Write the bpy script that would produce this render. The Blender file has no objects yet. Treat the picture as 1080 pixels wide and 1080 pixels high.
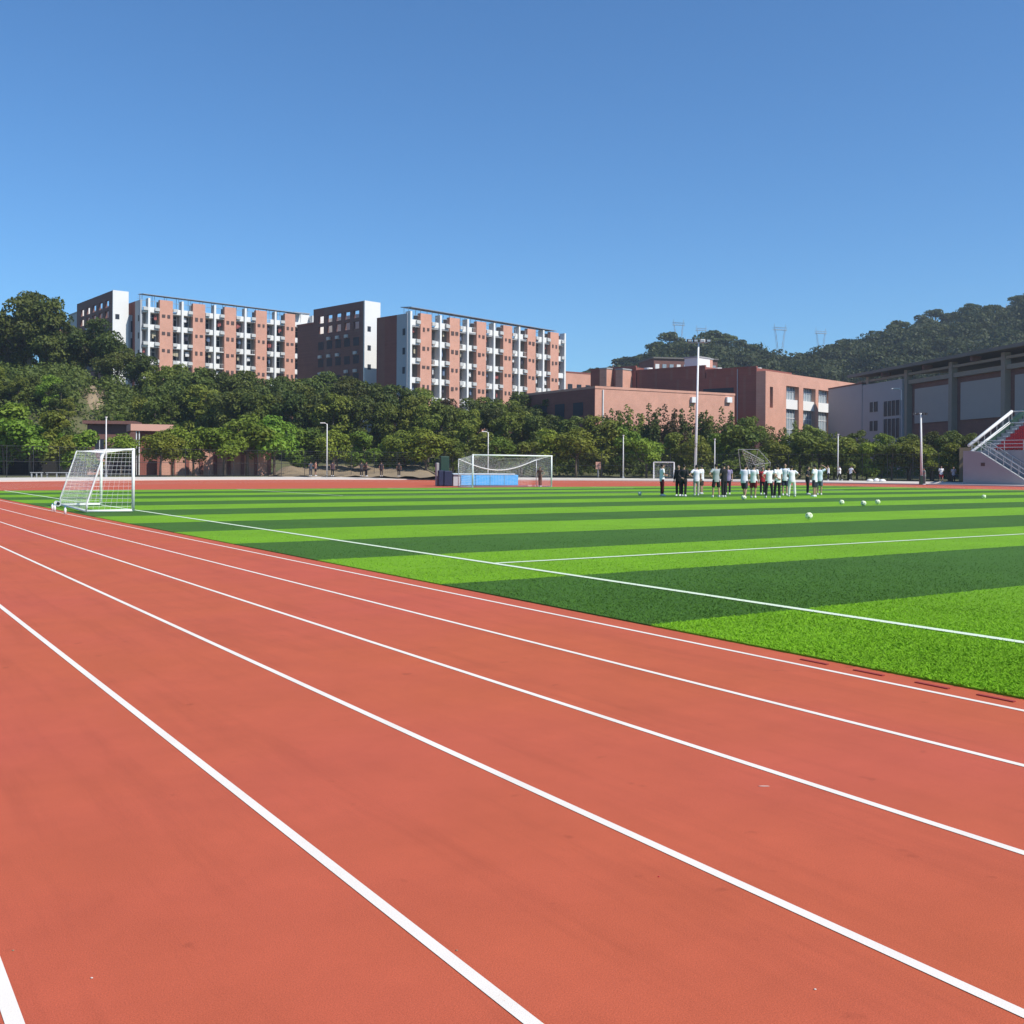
import bpy, bmesh, math, random
import numpy as np
from mathutils import Vector, Matrix
R = math.radians
C = bpy.context.scene.collection
scene = bpy.context.scene

# ------------------------------------------------------------------ camera
F, H, TH, PY0, ROLL = 1092.0, 1.575, R(33.87), -47.33, 0.00635
cam_d = bpy.data.cameras.new('camera'); cam = bpy.data.objects.new('camera', cam_d); C.objects.link(cam)
cam_d.sensor_width = 36; cam_d.lens = 36 * F / 1080
cam_d.shift_y = PY0 / 1080
cam_d.clip_start = 0.05; cam_d.clip_end = 5000
cam.matrix_world = Matrix.Translation((0, 0, H)) @ Matrix.Rotation(R(90), 4, 'X') @ Matrix.Rotation(ROLL, 4, 'Z')
scene.camera = cam
# ------------------------------------------------------------------ sky, sun, exposure
SUN_AZ, SUN_EL = 123, 47
w = bpy.data.worlds.new("World"); scene.world = w; w.use_nodes = True
nt = w.node_tree; bg = nt.nodes['Background']
sky = nt.nodes.new('ShaderNodeTexSky'); sky.sky_type = 'NISHITA'; sky.sun_disc = False
sky.sun_elevation = R(SUN_EL); sky.sun_rotation = R(SUN_AZ)
sky.altitude = 0; sky.air_density = 1.0; sky.dust_density = 0.1; sky.ozone_density = 2.5
tint = nt.nodes.new('ShaderNodeMix'); tint.data_type = 'RGBA'; tint.blend_type = 'MULTIPLY'; tint.inputs[0].default_value = 1
tint.inputs[7].default_value = (.50, .86, 1.16, 1)
nt.links.new(sky.outputs[0], tint.inputs[6]); nt.links.new(tint.outputs[2], bg.inputs[0]); bg.inputs[1].default_value = 0.106
sl = bpy.data.lights.new('sun', 'SUN'); sun = bpy.data.objects.new('sun', sl); C.objects.link(sun)
sl.energy = 4.6; sl.angle = R(0.53); sl.color = (1.0, 0.95, 0.87)
sd = Vector((math.sin(R(SUN_AZ)) * math.cos(R(SUN_EL)), math.cos(R(SUN_AZ)) * math.cos(R(SUN_EL)), math.sin(R(SUN_EL))))
sun.rotation_euler = sd.to_track_quat('Z', 'Y').to_euler()
scene.view_settings.view_transform = 'Standard'; scene.view_settings.look = 'None'
scene.view_settings.exposure = 0.27; scene.view_settings.gamma = 1.0

random.seed(7); rng = np.random.default_rng(7)
cs, sn = math.cos(TH), math.sin(TH)
# ------------------------------------------------------------------ geometry helpers
def rot(x, y):
    a, b = x - 540, y - 540
    c, s = math.cos(ROLL), math.sin(ROLL)
    return c * a + s * b, -s * a + c * b
def at(x, y, Y):                 # world point seen at photo pixel (x, y) at forward distance Y
    a, b = rot(x, y)
    return Vector((a / F * Y, Y, H - (b - PY0) / F * Y))
def ground_at(x, y, z=0.0):      # world point on a level plane
    a, b = rot(x, y)
    Y = (H - z) * F / (b - PY0)
    return Vector((a / F * Y, Y, z))
def fld(d, s, z=0.0):            # field coordinates: d across the pitch, s along it
    return Vector((d * cs - s * sn, d * sn + s * cs, z))
def tofld(X, Y):
    return X * cs + Y * sn, -X * sn + Y * cs

def tag(o, label=None, cat=None, group=None, kind=None):
    if label: o['label'] = label
    if cat: o['category'] = cat
    if group: o['group'] = group
    if kind: o['kind'] = kind
    return o
def thing(name, label, cat, loc=(0, 0, 0), rz=0, group=None):
    o = bpy.data.objects.new(name, None); C.objects.link(o)
    o.location = loc; o.rotation_euler = (0, 0, rz); o.empty_display_size = .2
    return tag(o, label, cat, group)
def copy_tree(o, parent=None):
    c = o.copy(); C.objects.link(c); c.parent = parent
    for ch in list(o.children): copy_tree(ch, c)
    return c

class MB:
    def __init__(s): s.v = []; s.f = []; s.m = []
    def add(s, vs, fs, mi=0):
        n = len(s.v); s.v += [tuple(v) for v in vs]; s.f += [tuple(i + n for i in f) for f in fs]; s.m += [mi] * len(fs)
    def hexa(s, p, mi=0):        # 8 corner points: bottom 4, top 4
        s.add(p, [(3, 2, 1, 0), (4, 5, 6, 7), (0, 1, 5, 4), (1, 2, 6, 5), (2, 3, 7, 6), (3, 0, 4, 7)], mi)
    def box(s, c, d, rz=0, mi=0):
        x, y, z = d[0] / 2, d[1] / 2, d[2] / 2; cr, sr = math.cos(rz), math.sin(rz); p = []
        for k in (-z, z):
            for i, j in ((-x, -y), (x, -y), (x, y), (-x, y)):
                p.append((c[0] + i * cr - j * sr, c[1] + i * sr + j * cr, c[2] + k))
        s.hexa(p, mi)
    def fbox(s, fr, t0, t1, n0, n1, z0, z1, mi=0):
        p = []
        for z in (z0, z1):
            for t, n in ((t0, n1), (t1, n1), (t1, n0), (t0, n0)):
                q = fr.p(t, n); p.append((q[0], q[1], z))
        s.hexa(p, mi)
    def tube(s, pts, r, n=8, mi=0, cap=True):
        pts = [Vector(p) for p in pts]; rr = r if isinstance(r, (list, tuple)) else [r] * len(pts)
        rings = []; up = None
        for i, p in enumerate(pts):
            t = (pts[min(i + 1, len(pts) - 1)] - pts[max(i - 1, 0)]).normalized()
            a = Vector((0, 0, 1)) if abs(t.z) < .9 else Vector((0, 1, 0))
            if up is not None: a = up
            u = (a - t * a.dot(t)).normalized(); up = u; v = t.cross(u)
            rings.append([p + (u * math.cos(2 * math.pi * k / n) + v * math.sin(2 * math.pi * k / n)) * rr[i] for k in range(n)])
        vs = [q for rg in rings for q in rg]; fs = []
        for i in range(len(pts) - 1):
            for k in range(n):
                k2 = (k + 1) % n; fs.append((i * n + k, i * n + k2, (i + 1) * n + k2, (i + 1) * n + k))
        if cap: fs.append(tuple(range(n - 1, -1, -1))); fs.append(tuple((len(pts) - 1) * n + k for k in range(n)))
        s.add(vs, fs, mi)
    def ellipsoid(s, c, r, nu=12, nv=8, mi=0, M=None):
        vs = []
        for j in range(nv + 1):
            ph = math.pi * j / nv
            for i in range(nu):
                th = 2 * math.pi * i / nu
                q = Vector((r[0] * math.sin(ph) * math.cos(th), r[1] * math.sin(ph) * math.sin(th), r[2] * math.cos(ph)))
                if M: q = M @ q
                vs.append(Vector(c) + q)
        fs = [(j * nu + i, (j + 1) * nu + i, (j + 1) * nu + (i + 1) % nu, j * nu + (i + 1) % nu) for j in range(nv) for i in range(nu)]
        s.add(vs, fs, mi)
    def loft(s, rings, mi=0):
        n = len(rings[0]); vs = [q for rg in rings for q in rg]; fs = []
        for i in range(len(rings) - 1):
            for k in range(n):
                k2 = (k + 1) % n; fs.append((i * n + k, i * n + k2, (i + 1) * n + k2, (i + 1) * n + k))
        fs.append(tuple(range(n - 1, -1, -1))); fs.append(tuple((len(rings) - 1) * n + k for k in range(n)))
        s.add(vs, fs, mi)
    def build(s, name, mat, parent=None, smooth=False, local=False):
        me = bpy.data.meshes.new(name)
        vs = s.v
        off = Vector((0, 0, 0))
        if not local:
            if parent is not None: off = Vector(parent.location) + (Vector(parent.parent.location) if parent.parent else Vector((0, 0, 0)))
            elif vs:
                A = np.array(vs); off = Vector(((A[:, 0].min() + A[:, 0].max()) / 2, (A[:, 1].min() + A[:, 1].max()) / 2, A[:, 2].min()))
        me.from_pydata([(v[0] - off.x, v[1] - off.y, v[2] - off.z) for v in vs], [], s.f)
        for m in (mat if isinstance(mat, (list, tuple)) else [mat]): me.materials.append(m)
        if any(s.m): me.polygons.foreach_set('material_index', s.m)
        if smooth: me.polygons.foreach_set('use_smooth', [True] * len(me.polygons))
        me.update()
        o = bpy.data.objects.new(name, me); C.objects.link(o)
        if parent is not None: o.parent = parent
        elif not local: o.location = off
        return o

class Frame:                      # a vertical wall plane through two photo pixels at given distances
    def __init__(s, p0, p1):
        s.o = Vector((p0[0], p0[1])); e = Vector((p1[0], p1[1])) - s.o; s.L = e.length; s.d = e.normalized()
        s.n = Vector((s.d.y, -s.d.x))
        if s.n.dot(-s.o) < 0: s.n = -s.n
    def p(s, t, n=0): q = s.o + s.d * t + s.n * n; return q
    def t(s, x, y=400):
        a, b = rot(x, y); k = a / F
        return (k * s.o.y - s.o.x) / (s.d.x - k * s.d.y)
    def z(s, x, y):
        q = s.p(s.t(x, y)); a, b = rot(x, y); return H - (b - PY0) / F * q.y
    def perp(s, t, length, back=True):   # frame going away from the camera at t
        q = s.p(t); e = q - s.n * length
        return Frame(q, e)

# ------------------------------------------------------------------ materials
def new_mat(name):
    m = bpy.data.materials.new(name); m.use_nodes = True
    return m, m.node_tree, m.node_tree.nodes['Principled BSDF']
def N(nt, t, **kw):
    n = nt.nodes.new(t)
    for k, v in kw.items():
        if k in n.inputs: n.inputs[k].default_value = v
        else: setattr(n, k, v)
    return n
def mat(name, col, rough=.7, metal=0, var=.12, scale=1.5, bump=0, bscale=30, spec=.3):
    m, nt, b = new_mat(name)
    tc = N(nt, 'ShaderNodeTexCoord'); no = N(nt, 'ShaderNodeTexNoise', Scale=scale, Detail=6.0, Roughness=.65)
    nt.links.new(tc.outputs['Object'], no.inputs['Vector'])
    mx = N(nt, 'ShaderNodeMix', data_type='RGBA')
    mx.inputs[6].default_value = tuple(c * (1 - var) for c in col) + (1,)
    mx.inputs[7].default_value = tuple(min(1, c * (1 + var)) for c in col) + (1,)
    nt.links.new(no.outputs[0], mx.inputs[0]); nt.links.new(mx.outputs[2], b.inputs['Base Color'])
    b.inputs['Roughness'].default_value = rough; b.inputs['Metallic'].default_value = metal
    b.inputs['Specular IOR Level'].default_value = spec
    if bump:
        n2 = N(nt, 'ShaderNodeTexNoise', Scale=bscale, Detail=4.0); bp = N(nt, 'ShaderNodeBump', Strength=bump, Distance=.02)
        nt.links.new(tc.outputs['Object'], n2.inputs['Vector']); nt.links.new(n2.outputs[0], bp.inputs['Height']); nt.links.new(bp.outputs[0], b.inputs['Normal'])
    return m
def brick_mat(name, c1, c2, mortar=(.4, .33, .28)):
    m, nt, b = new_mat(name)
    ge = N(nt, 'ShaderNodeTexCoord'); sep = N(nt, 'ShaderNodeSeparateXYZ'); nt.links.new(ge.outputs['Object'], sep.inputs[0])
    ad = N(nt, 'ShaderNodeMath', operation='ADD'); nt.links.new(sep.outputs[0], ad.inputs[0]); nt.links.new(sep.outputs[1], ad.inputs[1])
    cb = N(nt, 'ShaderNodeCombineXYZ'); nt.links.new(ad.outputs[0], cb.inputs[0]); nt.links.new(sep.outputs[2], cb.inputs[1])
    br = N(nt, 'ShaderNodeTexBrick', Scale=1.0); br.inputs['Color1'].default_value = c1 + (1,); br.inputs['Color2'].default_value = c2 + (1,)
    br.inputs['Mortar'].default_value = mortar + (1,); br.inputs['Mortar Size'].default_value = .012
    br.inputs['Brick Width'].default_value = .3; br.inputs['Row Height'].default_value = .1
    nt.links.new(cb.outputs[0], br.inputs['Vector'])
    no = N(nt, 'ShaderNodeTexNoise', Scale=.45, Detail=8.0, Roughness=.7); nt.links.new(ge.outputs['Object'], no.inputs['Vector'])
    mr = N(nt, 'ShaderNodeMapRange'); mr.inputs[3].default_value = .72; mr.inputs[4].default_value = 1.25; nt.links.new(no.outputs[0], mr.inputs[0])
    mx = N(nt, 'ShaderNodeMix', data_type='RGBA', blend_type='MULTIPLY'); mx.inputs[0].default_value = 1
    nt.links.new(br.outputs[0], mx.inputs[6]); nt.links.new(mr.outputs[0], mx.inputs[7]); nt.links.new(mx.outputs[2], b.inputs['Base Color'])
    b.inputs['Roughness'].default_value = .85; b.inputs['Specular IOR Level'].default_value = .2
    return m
def leaf_mat(name, c1, c2, trans=.3, hue=.03):
    m, nt, b = new_mat(name)
    tc = N(nt, 'ShaderNodeTexCoord'); no = N(nt, 'ShaderNodeTexNoise', Scale=.55, Detail=5.0, Roughness=.7)
    oi = N(nt, 'ShaderNodeObjectInfo')
    ad = N(nt, 'ShaderNodeVectorMath', operation='ADD'); nt.links.new(tc.outputs['Object'], ad.inputs[0]); nt.links.new(oi.outputs['Location'], ad.inputs[1])
    nt.links.new(ad.outputs[0], no.inputs['Vector'])
    rp = N(nt, 'ShaderNodeMapRange'); rp.inputs[1].default_value = .35; rp.inputs[2].default_value = .65; nt.links.new(no.outputs[0], rp.inputs[0])
    mx = N(nt, 'ShaderNodeMix', data_type='RGBA'); mx.inputs[6].default_value = c1 + (1,); mx.inputs[7].default_value = c2 + (1,)
    nt.links.new(rp.outputs[0], mx.inputs[0])
    hs = N(nt, 'ShaderNodeHueSaturation'); 
    h1 = N(nt, 'ShaderNodeMapRange'); h1.inputs[3].default_value = .5 - hue; h1.inputs[4].default_value = .5 + hue * .6
    h2 = N(nt, 'ShaderNodeMapRange'); h2.inputs[3].default_value = .7; h2.inputs[4].default_value = 1.35
    ml = N(nt, 'ShaderNodeMath', operation='MULTIPLY'); ml.inputs[1].default_value = 7.31; fr = N(nt, 'ShaderNodeMath', operation='FRACT')
    nt.links.new(oi.outputs['Random'], h1.inputs[0]); nt.links.new(oi.outputs['Random'], ml.inputs[0]); nt.links.new(ml.outputs[0], fr.inputs[0]); nt.links.new(fr.outputs[0], h2.inputs[0])
    nt.links.new(h1.outputs[0], hs.inputs['Hue']); nt.links.new(h2.outputs[0], hs.inputs['Value']); nt.links.new(mx.outputs[2], hs.inputs['Color'])
    nt.links.new(hs.outputs[0], b.inputs['Base Color']); b.inputs['Roughness'].default_value = .6; b.inputs['Specular IOR Level'].default_value = .25
    tr = N(nt, 'ShaderNodeBsdfTranslucent'); nt.links.new(hs.outputs[0], tr.inputs[0])
    ms = N(nt, 'ShaderNodeMixShader'); ms.inputs[0].default_value = trans
    out = nt.nodes['Material Output']; nt.links.new(b.outputs[0], ms.inputs[1]); nt.links.new(tr.outputs[0], ms.inputs[2]); nt.links.new(ms.outputs[0], out.inputs[0])
    return m

M = dict(
    white=mat('white_paint', (.78, .78, .76), .6, var=.05), whitewall=mat('white_render', (.74, .73, .70), .8, var=.08, scale=.4),
    greywall=mat('grey_render', (.40, .41, .43), .85, var=.1, scale=.3), blockgrey=mat('pale_blue_grey_tile', (.33, .335, .37), .75, var=.08, scale=.5), beam=mat('brown_grey_beam', (.27, .235, .20), .8), bluegrey=mat('blue_grey_tile', (.33, .31, .305), .75, var=.07, scale=.5),
    dark=mat('dark_metal', (.035, .035, .04), .5), glass=mat('dark_window_glass', (.03, .037, .05), .5, var=.3, scale=.8, spec=.12),
    paleglass=mat('pale_window_glass', (.28, .33, .36), .15, var=.3, scale=.8, spec=.6),
    steel=mat('galvanised_steel', (.52, .53, .54), .4, metal=.5, var=.08), steelw=mat('pale_pole_paint', (.68, .68, .66), .5, var=.06),
    concrete=mat('concrete', (.32, .325, .33), .9, var=.14, scale=.6, bump=.3, bscale=8), kerb=mat('pale_kerb', (.58, .53, .47), .85, var=.1),
    roofdark=mat('dark_roof', (.17, .155, .14), .8), seat=mat('red_plastic_seat', (.42, .02, .03), .45, var=.1),
    net=mat('white_net_cord', (.80, .80, .78), .8), bark=mat('bark', (.16, .12, .09), .9, var=.35, scale=6), palebark=mat('pale_bark', (.33, .29, .24), .9, var=.3, scale=5),
    blue=mat('blue_vinyl', (.045, .36, .76), .45, var=.1), navy=mat('navy_vinyl', (.02, .025, .06), .5, var=.2), greenvinyl=mat('dark_green_vinyl', (.02, .05, .035), .5),
    wood=mat('brown_panel', (.17, .09, .06), .7), skin=mat('skin', (.42, .25, .17), .55, var=.06), hair=mat('black_hair', (.012, .011, .01), .6),
    tan=mat('dry_earth', (.27, .205, .13), .95, var=.3, scale=.8), haze_steel=mat('hazed_pylon_steel', (.38, .42, .48), .6),  # pylon steel colour shifted towards haze to look faint
    louver=mat('dark_louver', (.09, .06, .055), .7), frame_w=mat('window_frame_white', (.7, .7, .7), .5), eye=mat('eye', (.03, .02, .02), .2),
    canopy=mat('canopy_sheet', (.27, .33, .40), .5, metal=.2), pink=mat('pink_render', (.60, .33, .25), .85, var=.1, scale=.5))
M['acgrey'] = mat('air_conditioner_grey', (.5, .5, .48), .6, var=.15)
M['recess'] = mat('shaded_recess_tile', (.26, .235, .22), .8, var=.25, scale=1.2)  # white tile, the shade of the balcony recess darkened into its colour
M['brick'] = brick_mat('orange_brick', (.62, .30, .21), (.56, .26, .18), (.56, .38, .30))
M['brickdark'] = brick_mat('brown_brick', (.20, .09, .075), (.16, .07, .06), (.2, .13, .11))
M['brick_red_and_shaded'] = brick_mat('red_and_shaded_brick', (.27, .085, .066), (.23, .07, .056), (.25, .13, .10))  # orange brick with wall shade darkened into its colour; plain red on some trim
M['leafA'] = leaf_mat('leaf_mid', (.088, .128, .016), (.19, .225, .032))
M['leafB'] = leaf_mat('leaf_dark', (.054, .080, .015), (.122, .15, .027))
M['leafC'] = leaf_mat('leaf_yellow_green', (.12, .18, .018), (.22, .28, .03))
M['leafD'] = leaf_mat('leaf_bright', (.09, .17, .016), (.17, .27, .028))
M['leafH'] = leaf_mat('leaf_hill', (.040, .058, .018), (.098, .116, .034), hue=.02)
M['leafR'] = leaf_mat('leaf_russet', (.08, .05, .022), (.13, .09, .035), hue=.02)

def track_mat():
    m, nt, b = new_mat('red_track_rubber'); L = nt.links.new
    tc = N(nt, 'ShaderNodeTexCoord'); n1 = N(nt, 'ShaderNodeTexNoise', Scale=.22, Detail=3.0, Roughness=.55); n2 = N(nt, 'ShaderNodeTexNoise', Scale=190.0, Detail=3.0, Roughness=.8)
    n3 = N(nt, 'ShaderNodeTexNoise', Scale=1.7, Detail=6.0, Roughness=.7)
    for n in (n1, n2, n3): L(tc.outputs['Object'], n.inputs['Vector'])
    mr = N(nt, 'ShaderNodeMapRange'); mr.inputs[1].default_value = .35; mr.inputs[2].default_value = .65; L(n1.outputs[0], mr.inputs[0])
    m1 = N(nt, 'ShaderNodeMix', data_type='RGBA'); m1.inputs[6].default_value = (.465, .101, .041, 1); m1.inputs[7].default_value = (.475, .095, .053, 1); L(mr.outputs[0], m1.inputs[0])
    v2 = N(nt, 'ShaderNodeMapRange'); v2.inputs[1].default_value = .25; v2.inputs[2].default_value = .75; v2.inputs[3].default_value = .68; v2.inputs[4].default_value = 1.32; L(n2.outputs[0], v2.inputs[0])
    v3 = N(nt, 'ShaderNodeMapRange'); v3.inputs[1].default_value = .3; v3.inputs[2].default_value = .7; v3.inputs[3].default_value = .92; v3.inputs[4].default_value = 1.07; L(n3.outputs[0], v3.inputs[0])
    mu = N(nt, 'ShaderNodeMath', operation='MULTIPLY'); L(v2.outputs[0], mu.inputs[0]); L(v3.outputs[0], mu.inputs[1])
    m2 = N(nt, 'ShaderNodeMix', data_type='RGBA', blend_type='MULTIPLY'); m2.inputs[0].default_value = 1; L(m1.outputs[2], m2.inputs[6]); L(mu.outputs[0], m2.inputs[7])
    mp = N(nt, 'ShaderNodeMapping'); mp.inputs['Scale'].default_value = (2.2, .16, 1); L(tc.outputs['Object'], mp.inputs[0])
    n4 = N(nt, 'ShaderNodeTexNoise', Scale=1.6, Detail=7.0, Roughness=.72); L(mp.outputs[0], n4.inputs['Vector'])
    v4 = N(nt, 'ShaderNodeMapRange'); v4.inputs[1].default_value = .28; v4.inputs[2].default_value = .5; v4.inputs[3].default_value = .86; v4.inputs[4].default_value = 1.0; L(n4.outputs[0], v4.inputs[0])
    n5 = N(nt, 'ShaderNodeTexNoise', Scale=5.5, Detail=2.0, Roughness=.5); L(tc.outputs['Object'], n5.inputs['Vector'])
    v5 = N(nt, 'ShaderNodeMapRange'); v5.inputs[1].default_value = .70; v5.inputs[2].default_value = .76; v5.inputs[3].default_value = 1.0; v5.inputs[4].default_value = .82; L(n5.outputs[0], v5.inputs[0])
    mw = N(nt, 'ShaderNodeMath', operation='MULTIPLY'); L(v4.outputs[0], mw.inputs[0]); L(v5.outputs[0], mw.inputs[1])
    m3 = N(nt, 'ShaderNodeMix', data_type='RGBA', blend_type='MULTIPLY'); m3.inputs[0].default_value = 1; L(m2.outputs[2], m3.inputs[6]); L(mw.outputs[0], m3.inputs[7]); m2 = m3
    L(m2.outputs[2], b.inputs['Base Color']); b.inputs['Roughness'].default_value = .85; b.inputs['Specular IOR Level'].default_value = .25
    bp = N(nt, 'ShaderNodeBump', Strength=.5, Distance=.004); L(n2.outputs[0], bp.inputs['Height']); L(bp.outputs[0], b.inputs['Normal'])
    return m
def turf_mat(gain=1.0):
    m, nt, b = new_mat('striped_turf'); L = nt.links.new
    tc = N(nt, 'ShaderNodeTexCoord'); sp = N(nt, 'ShaderNodeSeparateXYZ'); L(tc.outputs['Object'], sp.inputs[0])
    nw = N(nt, 'ShaderNodeTexNoise', Scale=9.0, Detail=2.0); L(tc.outputs['Object'], nw.inputs['Vector'])
    a = N(nt, 'ShaderNodeMath', operation='MULTIPLY_ADD'); a.inputs[1].default_value = .10; L(nw.outputs[0], a.inputs[0]); L(sp.outputs[1], a.inputs[2])
    s1 = N(nt, 'ShaderNodeMath', operation='MULTIPLY_ADD'); s1.inputs[1].default_value = 1 / 8.286; s1.inputs[2].default_value = (-14.05 / 8.286) + .25 + 20; L(a.outputs[0], s1.inputs[0])
    fr = N(nt, 'ShaderNodeMath', operation='FRACT'); L(s1.outputs[0], fr.inputs[0])
    lt = N(nt, 'ShaderNodeMath', operation='LESS_THAN'); lt.inputs[1].default_value = .5; L(fr.outputs[0], lt.inputs[0])
    # blade-scale variation
    mp = N(nt, 'ShaderNodeMapping'); mp.inputs['Scale'].default_value = (1, 1, 1); L(tc.outputs['Object'], mp.inputs[0])
    n1 = N(nt, 'ShaderNodeTexNoise', Scale=70.0, Detail=5.0, Roughness=.85); L(mp.outputs[0], n1.inputs['Vector'])
    n2 = N(nt, 'ShaderNodeTexNoise', Scale=.5, Detail=5.0, Roughness=.65); L(tc.outputs['Object'], n2.inputs['Vector'])
    mx = N(nt, 'ShaderNodeMix', data_type='RGBA'); mx.inputs[6].default_value = (.056, .138, .015, 1); mx.inputs[7].default_value = (.165, .35, .010, 1); L(lt.outputs[0], mx.inputs[0])
    v1 = N(nt, 'ShaderNodeMapRange'); v1.inputs[1].default_value = .3; v1.inputs[2].default_value = .72; v1.inputs[3].default_value = .58; v1.inputs[4].default_value = 1.45; L(n1.outputs[0], v1.inputs[0])
    v2 = N(nt, 'ShaderNodeMapRange'); v2.inputs[1].default_value = .3; v2.inputs[2].default_value = .7; v2.inputs[3].default_value = .88 * gain; v2.inputs[4].default_value = 1.12 * gain; L(n2.outputs[0], v2.inputs[0])
    mu = N(nt, 'ShaderNodeMath', operation='MULTIPLY'); L(v1.outputs[0], mu.inputs[0]); L(v2.outputs[0], mu.inputs[1])
    m2 = N(nt, 'ShaderNodeMix', data_type='RGBA', blend_type='MULTIPLY'); m2.inputs[0].default_value = 1; L(mx.outputs[2], m2.inputs[6]); L(mu.outputs[0], m2.inputs[7])
    L(m2.outputs[2], b.inputs['Base Color']); b.inputs['Roughness'].default_value = .75; b.inputs['Specular IOR Level'].default_value = .2
    bp = N(nt, 'ShaderNodeBump', Strength=.6, Distance=.03); L(n1.outputs[0], bp.inputs['Height']); L(bp.outputs[0], b.inputs['Normal'])
    return m
def line_mat():
    m, nt, b = new_mat('lane_paint'); L = nt.links.new
    tc = N(nt, 'ShaderNodeTexCoord'); n1 = N(nt, 'ShaderNodeTexNoise', Scale=160.0, Detail=3.0, Roughness=.8); n2 = N(nt, 'ShaderNodeTexNoise', Scale=1.1, Detail=6.0, Roughness=.7)
    L(tc.outputs['Object'], n1.inputs['Vector']); L(tc.outputs['Object'], n2.inputs['Vector'])
    ad = N(nt, 'ShaderNodeMath', operation='MULTIPLY_ADD'); ad.inputs[1].default_value = .35; L(n2.outputs[0], ad.inputs[0]); L(n1.outputs[0], ad.inputs[2])
    mr = N(nt, 'ShaderNodeMapRange'); mr.inputs[1].default_value = .80; mr.inputs[2].default_value = .92; L(ad.outputs[0], mr.inputs[0])
    v = N(nt, 'ShaderNodeMapRange'); v.inputs[1].default_value = .3; v.inputs[2].default_value = .7; L(n2.outputs[0], v.inputs[0])
    c = N(nt, 'ShaderNodeMix', data_type='RGBA'); c.inputs[6].default_value = (.80, .74, .66, 1); c.inputs[7].default_value = (.72, .66, .58, 1); L(v.outputs[0], c.inputs[0])
    mx = N(nt, 'ShaderNodeMix', data_type='RGBA'); mx.inputs[7].default_value = (.62, .34, .26, 1); L(c.outputs[2], mx.inputs[6]); L(mr.outputs[0], mx.inputs[0])
    L(mx.outputs[2], b.inputs['Base Color']); b.inputs['Roughness'].default_value = .8; b.inputs['Specular IOR Level'].default_value = .2
    bp = N(nt, 'ShaderNodeBump', Strength=.4, Distance=.003); L(n1.outputs[0], bp.inputs['Height']); L(bp.outputs[0], b.inputs['Normal'])
    return m
M['track'] = track_mat(); M['turf'] = turf_mat(); M['fibre'] = turf_mat(1.3)
M['line'] = line_mat(); M['pline'] = mat('pitch_line_fibre', (.66, .76, .56), .8, var=.22, scale=60, bump=.4, bscale=80)

# ------------------------------------------------------------------ terrain and field
DC, S1, S0 = 43.07, 56.2, -28.2       # track centre line
def oval_r(d, s):
    return math.hypot(d - DC, max(0, s - S1, S0 - s))
def sm(a, b, x):
    t = min(1, max(0, (x - a) / (b - a))); return t * t * (3 - 2 * t)
def lerp_pts(P, x):
    if x <= P[0][0]: return P[0][1]
    for (a, b), (c, d) in zip(P, P[1:]):
        if x <= c: return b + (d - b) * (x - a) / (c - a)
    return P[-1][1]
# near embankment height by photo column, and skyline of the wooded hill (photo column, row)
BANK = [(-800, 13), (-200, 14), (0, 14.0), (70, 14), (115, 13), (150, 9.5), (220, 7.0), (300, 5.5), (400, 5.0), (480, 3.5), (560, 2.5), (700, 2.0), (900, 1.2), (1400, 1.0)]
SKYL = [(560, 402), (605, 396), (650, 388), (684, 381), (700, 366), (730, 361), (755, 359), (790, 371), (820, 378), (860, 370), (880, 362), (920, 356), (930, 346), (960, 339), (985, 332), (1010, 329), (1030, 322), (1060, 320), (1080, 310), (1150, 300), (1300, 290), (1700, 300)]
RY = 430.0
def terr(X, Y):
    d, s = tofld(X, Y); r = oval_r(d, s)
    z = -.06 + .40 * sm(57.3, 60.5, r)
    if Y > 20:
        px = 540 + X / Y * F
        z += lerp_pts(BANK, px) * sm(130, 168, Y + max(0, (200 - px)) * .04) * (1 if px < 1200 else 1)
        rz = (492.7 + .00635 * (px - 540) - lerp_pts(SKYL, px)) / F * RY - 10.5
        rz = max(0, rz) * sm(500, 700, px)
        z += rz * sm(255, RY, Y) * (0.97 + .03 * math.sin(X * .05) * math.cos(Y * .04))
    return z
def make_ground():
    xs = sorted(set(list(np.arange(-260, 321, 4.0)) + list(np.arange(-1000, -259, 37)) + list(np.arange(320, 1001, 34))))
    ys = sorted(set(list(np.arange(90, 470, 4.0)) + list(np.arange(-200, 90, 10.0)) + list(np.arange(470, 1001, 40))))
    vs = [(x, y, terr(x, y)) for y in ys for x in xs]; nx = len(xs)
    fs = [(j * nx + i, j * nx + i + 1, (j + 1) * nx + i + 1, (j + 1) * nx + i) for j in range(len(ys) - 1) for i in range(nx - 1)]
    m, nt, b = new_mat('earth_and_dry_grass'); L = nt.links.new
    tc = N(nt, 'ShaderNodeTexCoord'); n1 = N(nt, 'ShaderNodeTexNoise', Scale=.12, Detail=8.0, Roughness=.7); L(tc.outputs['Object'], n1.inputs['Vector'])
    cr = N(nt, 'ShaderNodeValToRGB'); e = cr.color_ramp.elements; e[0].position = .38; e[0].color = (.07, .085, .03, 1); e[1].position = .6; e[1].color = (.13, .12, .05, 1)
    L(n1.outputs[0], cr.inputs[0]); L(cr.outputs[0], b.inputs['Base Color']); b.inputs['Roughness'].default_value = .95
    mb = MB(); mb.add(vs, fs); o = mb.build('ground', m, smooth=True, local=True); tag(o, kind='structure')
make_ground()

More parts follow.
